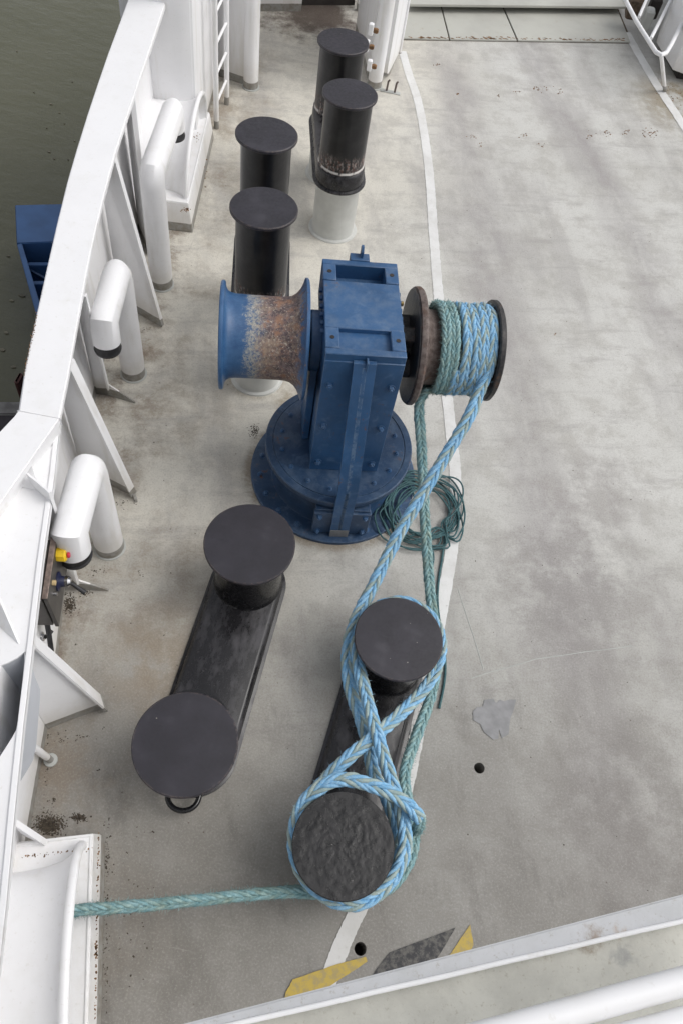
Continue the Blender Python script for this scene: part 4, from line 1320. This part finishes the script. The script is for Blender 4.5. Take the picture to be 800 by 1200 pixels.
# gate: two posts, side walls, threshold
gt = thing('gate_post', 'white tubular post with the panel beside the ladder', 'post', (*xy(294, 102), 0))
MB().tube([(0, 0, 0), (0, 0, 3.3)], .085, 24).build('tube', M_WHITE, gt)
MB().lathe([(.085, 0), (.10, 0), (.10, .01), (.086, .014)], n=24).build('foot_weld', M_PALE, gt)
pr = thing('gate_post', 'white tubular post carrying the gate leaf beside the white line', 'post', (*xy(438, 101), 0))
MB().tube([(0, 0, 0), (0, 0, 3.3)], .085, 24).build('tube', M_WHITE, pr)
MB().lathe([(.085, 0), (.10, 0), (.10, .01), (.086, .014)], n=24).build('foot_weld', M_PALE, pr)
MB().tube([(.05, -.06, 1.55), (.07, -.12, 1.55)], .02, 10).build('peg', M_WHITE, pr)
# gate leaf right of the post
ga = W(449, 98); gb = W(463, 70)
gl = thing('gate_leaf', 'white steel gate leaf folded back beside the right gate post', 'gate')
gd = (gb - ga).normalized()
P0 = ga + gd * -.02; P1 = ga + gd * .62
MB().slab([P0 + UP * .14, P0 + gd * .22 + UP * .02, P1 + UP * .10, P1 + UP * 3.3, P0 + UP * 3.3], .05).build('panel', M_WHITE, gl, bevel=.004)
MB().tube([P1 + UP * .08 + Vector((.03, 0, 0)), P1 + UP * 3.3 + Vector((.03, 0, 0))], .022, 10).build('edge_bar', M_WHITE, gl)
lw = thing('corridor_wall', 'white wall of the passage beyond the gate, on the right', 'wall')
q0, q1 = W(432, 92), W(418, 36)
MB().slab([q0, q1, q1 + UP * 3.3, q0 + UP * 3.3], .04).build('wall_plate', M_WHITE, lw)
for (px, py, z) in ((438, 78, .55), (435, 55, .65), (440, 36, .95)):
    w = W(px, py, z)
    cl = MB().rbox(w, (.055, .04, .05), r=.01)
    o = cl.build('latch', M_RUST, lw)
    MB().rbox(w + Vector((-.05, -.03, .02)), (.05, .05, .12), r=.008).build('latch_plate', M_WHITE, lw)
lw2 = thing('corridor_wall', 'white wall of the passage beyond the gate, on the left', 'wall')
q0, q1 = W(303, 78), W(322, 10)
q0 = Vector((-2.2, 9.1, 0)); q1 = Vector((-2.75, 12.2, 0))
MB().slab([q0, q1, q1 + UP * 3.3, q0 + UP * 3.3], .04).build('wall_plate', M_WHITE, lw2)
e0 = W(326, 12, 0); e1 = W(420, 12, 0)
ew = thing('end_wall', 'white end wall with a dark doorway at the top of the passage', 'wall')
t_ = (e1 - e0).normalized(); w0 = e0 - t_ * 1.2; 
MB().slab([w0, e0 + t_ * .30, e0 + t_ * .30 + UP * 3, w0 + UP * 3], .05).build('wall_plate', M_WHITE, ew)
s0 = e0 + t_ * 1.05
MB().slab([s0, s0 + t_ * .35, s0 + t_ * .35 + UP * 3, s0 + UP * 3], .05).build('wall_plate', M_WHITE, ew)
back = Vector((-t_.y, t_.x, 0)) * .14
MB().slab([e0 + back, s0 + back, s0 + back + UP * 3, e0 + back + UP * 3], .03).build('doorway_shade_panel', M_DARKIN, ew)  # dark sheet close behind the opening paints the doorway's shade
MB().slab([e0 + t_ * .30 + UP * 2.0, s0 + UP * 2.0, s0 + UP * 3, e0 + t_ * .30 + UP * 3], .05).build('door_head', M_WHITE, ew)
# lashing ring near the post
lr = W(457, 108)
lo_ = thing('deck_eye', 'small rusty deck eye beside the right gate post', 'deck eye', lr)
MB().rbox((0, 0, .006), (.24, .06, .008), r=.003).build('plate', M_PALE, lo_)
for x in (-.05, .05):
    MB().tube([(x, -.0, .01), (x + .005, 0, .12), (x + .02, 0, .14)], .012, 8).build('horn', M_RUSTEEL, lo_)

# ================================================================== BOW FLAP
rf = thing('ramp_flap', 'hinged pale flap plates of the bow ramp across the top of the deck', 'ramp')


def plate(pxs, z0, z1, name='flap_plate', mat=None, parent=rf, bev=.004):
    P = [W(a, b, z1) for a, b in pxs]
    return MB().prism([(p.x, p.y) for p in P], z0, z1).build(name, mat or M_FLAP, parent, 30, bevel=bev)


def make_flap():
    k = Mat('rust_edged_flap_paint', .6)
    p = k.pos()
    c = k.mix(k.ramp(k.noise(p, 1.3, 6, .6), .35, .7), (.47, .47, .425), (.40, .395, .36))
    c = k.mix(k.math('MULTIPLY', k.ramp(k.noise(p, 12, 7, .75), .60, .70), .45), c, (.30, .21, .11))
    k.bump(k.noise(p, 60, 4), .2, .004)
    return k.out(c)


M_FLAP = make_flap()
plate(((466, 44.5), (525.5, 46), (516, 8), (470, 7)), .004, .022)
plate(((527, 46), (605, 47.2), (588.5, 9), (517.3, 8)), .004, .022)
plate(((606.5, 47.2), (738, 49), (723, 11), (590, 9)), .004, .022)
plate(((480, 5), (735, 8), (700, -120), (470, -120)), .10, .13, 'ramp_plate')
plate(((464, 46.8), (741, 51), (722, 6), (466, 2)), .0006, .0028, 'rusty_gap', M_GAP, bev=0)
# edge rust flecks
mb = MB(); rnd = random.Random(5)
for k in range(130):
    f = rnd.random(); a = W(478 + f * 258, 44.2 + f * 3.3 - rnd.random() ** 2 * 2.5, .0235); s_ = rnd.uniform(.006, .022)
    mb.prism([(a.x + s_ * math.cos(t) * rnd.uniform(.6, 2), a.y + s_ * math.sin(t) * .6) for t in (0, 1.2, 2.5, 3.8, 5)], .0226, .0242)
mb.build('rust_fleck', M_RUST, rf, 0, kind='stuff')

# ================================================================== RIGHT SIDE: guard frame and locker
gf = thing('guard_frame', 'white bent tube guard frame in the top right corner', 'guard rail')
z = .55
loop = [W(712, -40, z), W(727, -10, z), W(745, 25, z), W(762, 52, z), W(768, 61, z), W(774, 64.5, z), W(780, 62, z), W(786, 52, z), W(800, 24, z), W(822, -25, z)]
MB().tube(loop, .026, 14).build('outer_tube', M_WHITE, gf)
MB().tube([W(748, 20, z), W(760, -8, z), W(770, -35, z)], .020, 12).build('inner_tube', M_WHITE, gf)
MB().tube([W(762, 45, z), W(776, 18, z), W(790, -10, z)], .022, 12).build('inner_tube', M_WHITE, gf)
fl_ = W(774, 64, z)
MB().tube([fl_ + Vector((0, .02, 0)), fl_ + Vector((.32, .30, -.55))], .024, 12).build('leg', M_WHITE, gf)
lk = thing('deck_locker', 'white steel locker with angled front corner at the top right', 'locker')
pz = .72
P = [W(768, 50, .12), W(787, 82, .12), W(803, 88, .12), W(870, 100, .12), W(870, -60, .12), W(800, -60, .12)]
MB().prism([(p.x, p.y) for p in P], .12, .95).build('casing', M_WHITE, lk, 30, bevel=.01)
P = [W(775, 62, 0), W(792, 92, 0), W(860, 104, 0), W(870, -40, 0), W(800, -60, 0)]
MB().prism([(p.x, p.y) for p in P], 0.001, .12).build('locker_shadow_block', M_DARKIN, lk)  # dark block put in for the shadow beneath the locker
# machinery glimpsed inside the frame
w = W(157, 584)
MB().slab([(w.x - .02, w.y + .05, 0), (w.x + .03, w.y - .03, 0), (w.x + .028, w.y - .025, .03), (w.x - .015, w.y + .045, .05)], .02).build('toe_weld', M_WHITE, bul)
for (px, py, zz, s_, m2) in ((742, 8, .3, .16, M_GAP), (758, 22, .3, .12, M_PALE), (752, 2, .35, .10, M_RUST), (766, 8, .3, .14, M_DARKIN)):
    w = W(px, py, zz); MB().rbox(w, (s_, s_ * 1.4, .25), r=.02).build('fitting', m2, gf)

# ================================================================== BLUE PLATFORM outboard
bp_ = thing('blue_pontoon', 'blue steel pontoon with open compartments in the water outside the rail', 'pontoon')
zb = -2.35


def wz(px, py, z): return W(px, py, z)


rim = [(18, 240), (20, 285), (52, 395), (130, 480), (210, 480), (210, 238)]
Pr = [W(a, b, zb) for a, b in rim]
# outer shell from walls
mb = MB()
outer = [W(18, 240, zb), W(20, 287, zb), W(45, 372, zb), W(110, 372, zb), W(150, 240, zb)]
def wall(a, b, z0, z1, t=.05, m_=None):
    m_.slab([Vector((a.x, a.y, z0)), Vector((b.x, b.y, z0)), Vector((b.x, b.y, z1)), Vector((a.x, a.y, z1))], t)
deckp = [W(18, 240, zb), W(20, 285, zb), W(200, 278, zb), W(200, 236, zb)]
MB().prism([(p.x, p.y) for p in deckp], zb - .9, zb).build('bow_deck', M_BOATBLUE, bp_, 30, bevel=.01)
g0, g1, g2, g3 = W(20, 286, zb), W(26, 285, zb), W(58, 392, zb), W(49, 392, zb)
MB().prism([(p.x, p.y) for p in (g0, g3, g2, g1)], zb - .9, zb).build('gunwale', M_BOATBLUE, bp_, 30, bevel=.008)
f0, f1, f2, f3 = W(24, 285, zb - .55), W(56, 420, zb - .55), W(230, 420, zb - .55), W(230, 278, zb - .55)
MB().prism([(p.x, p.y) for p in (f0, f1, f2, f3)], zb - .9, zb - .55).build('well_floor', M_BOATDK, bp_, 0)
for py in (309, 331):
    a, b = W(33, py, zb - .18), W(200, py, zb - .18)
    MB().slab([a, b, b - UP * .35, a - UP * .35], .07).build('thwart', M_BOATBLUE, bp_, 30, bevel=.008)
a, b = W(36, 316, zb - .25), W(66, 333, zb - .25)
MB().slab([a, b, b - UP * .3], .03).build('gusset', M_BOATDK, bp_)
hl = [W(18, 240, zb), W(20, 286, zb), W(49, 392, zb)]
hlb = [p + (Vector((.10, -.05, -.85))) for p in hl]
MB().add(hl + hlb, [(0, 1, 4, 3), (1, 2, 5, 4)]).build('side_plating', M_BOATBLUE, bp_)
# quay edge at the lower left
qd = thing('quay_edge', 'grey quay edge with a dark block painted as its shadow beyond the rail on the left', 'quay')
P = [W(-300, 467, -1.6), W(40, 470, -1.6), W(30, 486, -1.6), W(-300, 484, -1.6)]
MB().prism([(p.x, p.y) for p in P][::-1], -3.4, -1.6).build('edge_beam', M_QUAY, qd, 30, bevel=.02)
P = [W(-300, 486, -1.62), W(60, 487, -1.62), W(60, 560, -1.62), W(-300, 560, -1.62)]
MB().prism([(p.x, p.y) for p in P][::-1], -3.4, -1.62).build('quay_shadow_block', M_QUAYSHADE, qd, 30)  # solid dark block standing in for the shadow by the quay
rm = W(25, 452, -2.2)
tag(MB().rbox(rm, (.05, .16, .3), r=.02).build('red_marker', simple('faded_red_paint', (.11, .045, .04), .6)), 'small faded red marker beside the hull above the quay edge', 'marker')

# ================================================================== FOREGROUND PLATFORM AND RAIL (viewer's own deck)
fp = thing('viewing_platform', 'viewer side platform with a white raised edge across the bottom of the picture', 'platform')
ZP = 3.62


def strip_px(l1, l2, z0, z1, name, mat, parent, bev=.004):
    """slab between two pixel lines seen at height z1"""
    P = [W(*l1[0], z1), W(*l1[1], z1), W(*l2[1], z1), W(*l2[0], z1)]
    return MB().prism([(p.x, p.y) for p in P], z0, z1).build(name, mat, parent, 30, bevel=bev)


def yl(x, line):
    (x0_, y0_), (x1_, y1_) = line; return y0_ + (y1_ - y0_) * (x - x0_) / (x1_ - x0_)


l_out = ((215, 1200), (800, 1048)); l_in = ((262, 1200), (800, 1070)); l_hi = ((278, 1200), (800, 1079))
ext = lambda l: ((-100, yl(-100, l)), (1000, yl(1000, l)))
strip_px(ext(l_out)[::-1], ext(l_hi)[::-1], ZP - .16, ZP, 'edge_coaming', M_EDGE, fp)
fp_edge = fp.children[0] if fp.children else None
# inner bright weld rim
P0, P1 = W(*ext(l_hi)[0], ZP + .002), W(*ext(l_hi)[1], ZP + .002)
MB().tube([P0 + (P1 - P0) * t + Vector((0, .0004 * math.sin(t * 47), 0)) for t in [i / 40 for i in range(41)]], .0045, 10).build('rim_bead', M_WHITE, fp)
l_fl = ((276, 1200), (800, 1076)); l_far = ((285, 1500), (800, 1400))
strip_px(ext(l_fl)[::-1], ext(l_far)[::-1], ZP - .10, ZP - .03, 'floor_plate', M_PLATF, fp)
# rust and broken paint on the edge
hr = thing('hand_rail', 'white tubular rail crossing the bottom right corner, uppermost of two', 'rail')
zr = 3.80
MB().tube([W(440, 1249, zr), W(800, 1150, zr), W(960, 1106, zr)], .021, 20).build('tube', M_WHITE, hr)
hr2 = thing('hand_rail', 'white tubular rail just entering the bottom right corner', 'rail')
MB().tube([W(640, 1241, zr), W(800, 1197, zr), W(960, 1153, zr)], .020, 20).build('tube', M_WHITE, hr2)

# unseen wall added behind the viewer's platform to keep sky off the near deck
sb = thing('added_shade_wall', 'unseen white wall added behind the viewing platform to shade the near deck', 'added_shade_wall')
MB().add([(-2.6, -2.2, 0), (9, -2.2, 0), (9, -2.2, 10), (-2.6, -2.2, 10), (-2.6, -9, 0), (9, -9, 0), (9, -9, 10), (-2.6, -9, 10)],
         [(0, 1, 2, 3), (0, 3, 7, 4), (3, 2, 6, 7), (1, 5, 6, 2), (5, 4, 7, 6)]).build('shade_wall_shell', M_WHITE, sb)

def flecks(spots, parent, mat, seed, smin=.002, smax=.010):
    rnd = random.Random(seed); m_ = MB()
    for (px, py, sx, sy, z, n) in spots:
        for _ in range(n):
            a = W(px + rnd.gauss(0, sx), py + rnd.gauss(0, sy), z); s_ = rnd.uniform(smin, smax)
            m_.prism([(a.x + s_ * math.cos(t) * rnd.uniform(.5, 1.3), a.y + s_ * math.sin(t) * rnd.uniform(.6, 1.6)) for t in (0, 1.1, 2.2, 3.3, 4.3, 5.3)], z - .002, z + .0008)
    o = m_.build('rust_fleck', mat, parent, 0, kind='stuff'); return o


flecks([(43.0 - i * 1.55, 372 + i * 7, .35, 3, 1.425 - i * .0045, 9) for i in range(10)], bul, M_RUST, 4, .0008, .0035)
flecks([(116 - i * .25, 985 + i * 12, .5, 5, .2505, 5) for i in range(18)] + [(30 + i * 9, 1004 - i * 1.2, 4, 1, .2505, 5) for i in range(9)] + [(113, 1115, 1, 5, .2505, 26)], FLnear[0], M_RUST, 6, .001, .006)
flecks([(218, 246, 3, 1.2, .3005, 30), (232, 163, 2, 3, .3005, 12), (242, 200, 1, 12, .3005, 8)], FLfar[0], M_RUST, 8, .002, .008)

# ================================================================== LOOSE DIRT
rnd = random.Random(21)


def crumbs(name, label, spots, mat, smin, smax, aspect=1.0):
    m_ = MB()
    for (px, py, sx, sy, n) in spots:
        for _ in range(n):
            a = W(px + rnd.gauss(0, sx), py + rnd.gauss(0, sy), 0); s_ = rnd.uniform(smin, smax); th = rnd.uniform(0, 6.28)
            h = s_ * rnd.uniform(.3, .9)
            k = 5; el_ = rnd.uniform(.35, 1)
            ring_ = []
            for j_ in range(k):
                t = 2 * math.pi * j_ / k; u = s_ * math.cos(t) * rnd.uniform(.7, 1.2); v = s_ * el_ * math.sin(t) * rnd.uniform(.7, 1.2)
                ring_.append((a.x + u * math.cos(th) - v * math.sin(th), a.y + u * math.sin(th) + v * math.cos(th), .0005))
            m_.add(ring_ + [(a.x, a.y, h)], [(j_, (j_ + 1) % k, k) for j_ in range(k)])
    return tag(m_.build(name, mat, smooth=0), label, 'debris', None, 'stuff')


crumbs('dirt_crumbs', 'dark dirt and weed caught in the corners along the bulwark', [(82, 708, 4, 6, 420), (100, 695, 5, 2, 50), (58, 966, 8, 6, 900), (56, 968, 6, 4, 500), (93, 958, 4, 2.2, 200), (166, 672, 4, 3, 12), (62, 760, 3, 30, 35), (125, 1100, 2, 60, 80), (126, 1000, 3, 25, 60), (55, 900, 5, 30, 60), (80, 865, 18, 4, 50), (299, 505, 3, 4, 160), (116, 670, 6, 4, 25), (140, 590, 8, 2, 40), (172, 385, 10, 2, 30), (150, 1060, 18, 60, 50)], M_DIRT, .0015, .007)
crumbs('dirt_crumbs', 'scattered leaf bits and flakes lying on the open deck', [(89, 755, .8, .8, 6), (116, 902, .8, .8, 6), (64, 937, 1.2, 1.5, 9), (73, 867, 1, 1, 3), (143, 928, 1, 1, 4), (122, 852, 1, 1, 3), (178, 975, 2, 1, 4), (150, 1000, 1, 1, 3), (240, 700, 90, 160, 60), (650, 600, 90, 250, 50), (600, 250, 120, 120, 40)], M_DIRT, .002, .007)
rs = [(605, 108, 2, 1, 10), (632, 104, 5, 2, 26), (655, 108, 2, 2, 12), (585, 112, 2, 1, 6), (552, 160, 3, 1.5, 12), (563, 170, 1.5, 2, 10), (612, 158, 3, 1.5, 12), (690, 160, 2, 2, 12), (707, 156, 4, 2, 18), (760, 157, 6, 2.5, 36), (733, 155, 3, 2, 12), (634, 170, 3, 1.5, 9), (511, 76, 3, 1, 8), (535, 110, 2, 1, 10), (650, 392, 2, 1, 5), (578, 428, 1, 2, 6), (785, 108, 9, 7, 60), (240, 160, 5, 3, 20), (222, 155, 1, 3, 12)]
crumbs('rust_crumbs', 'small rusty stubs and flakes in rows across the car lane', rs, M_RUST, .004, .014)
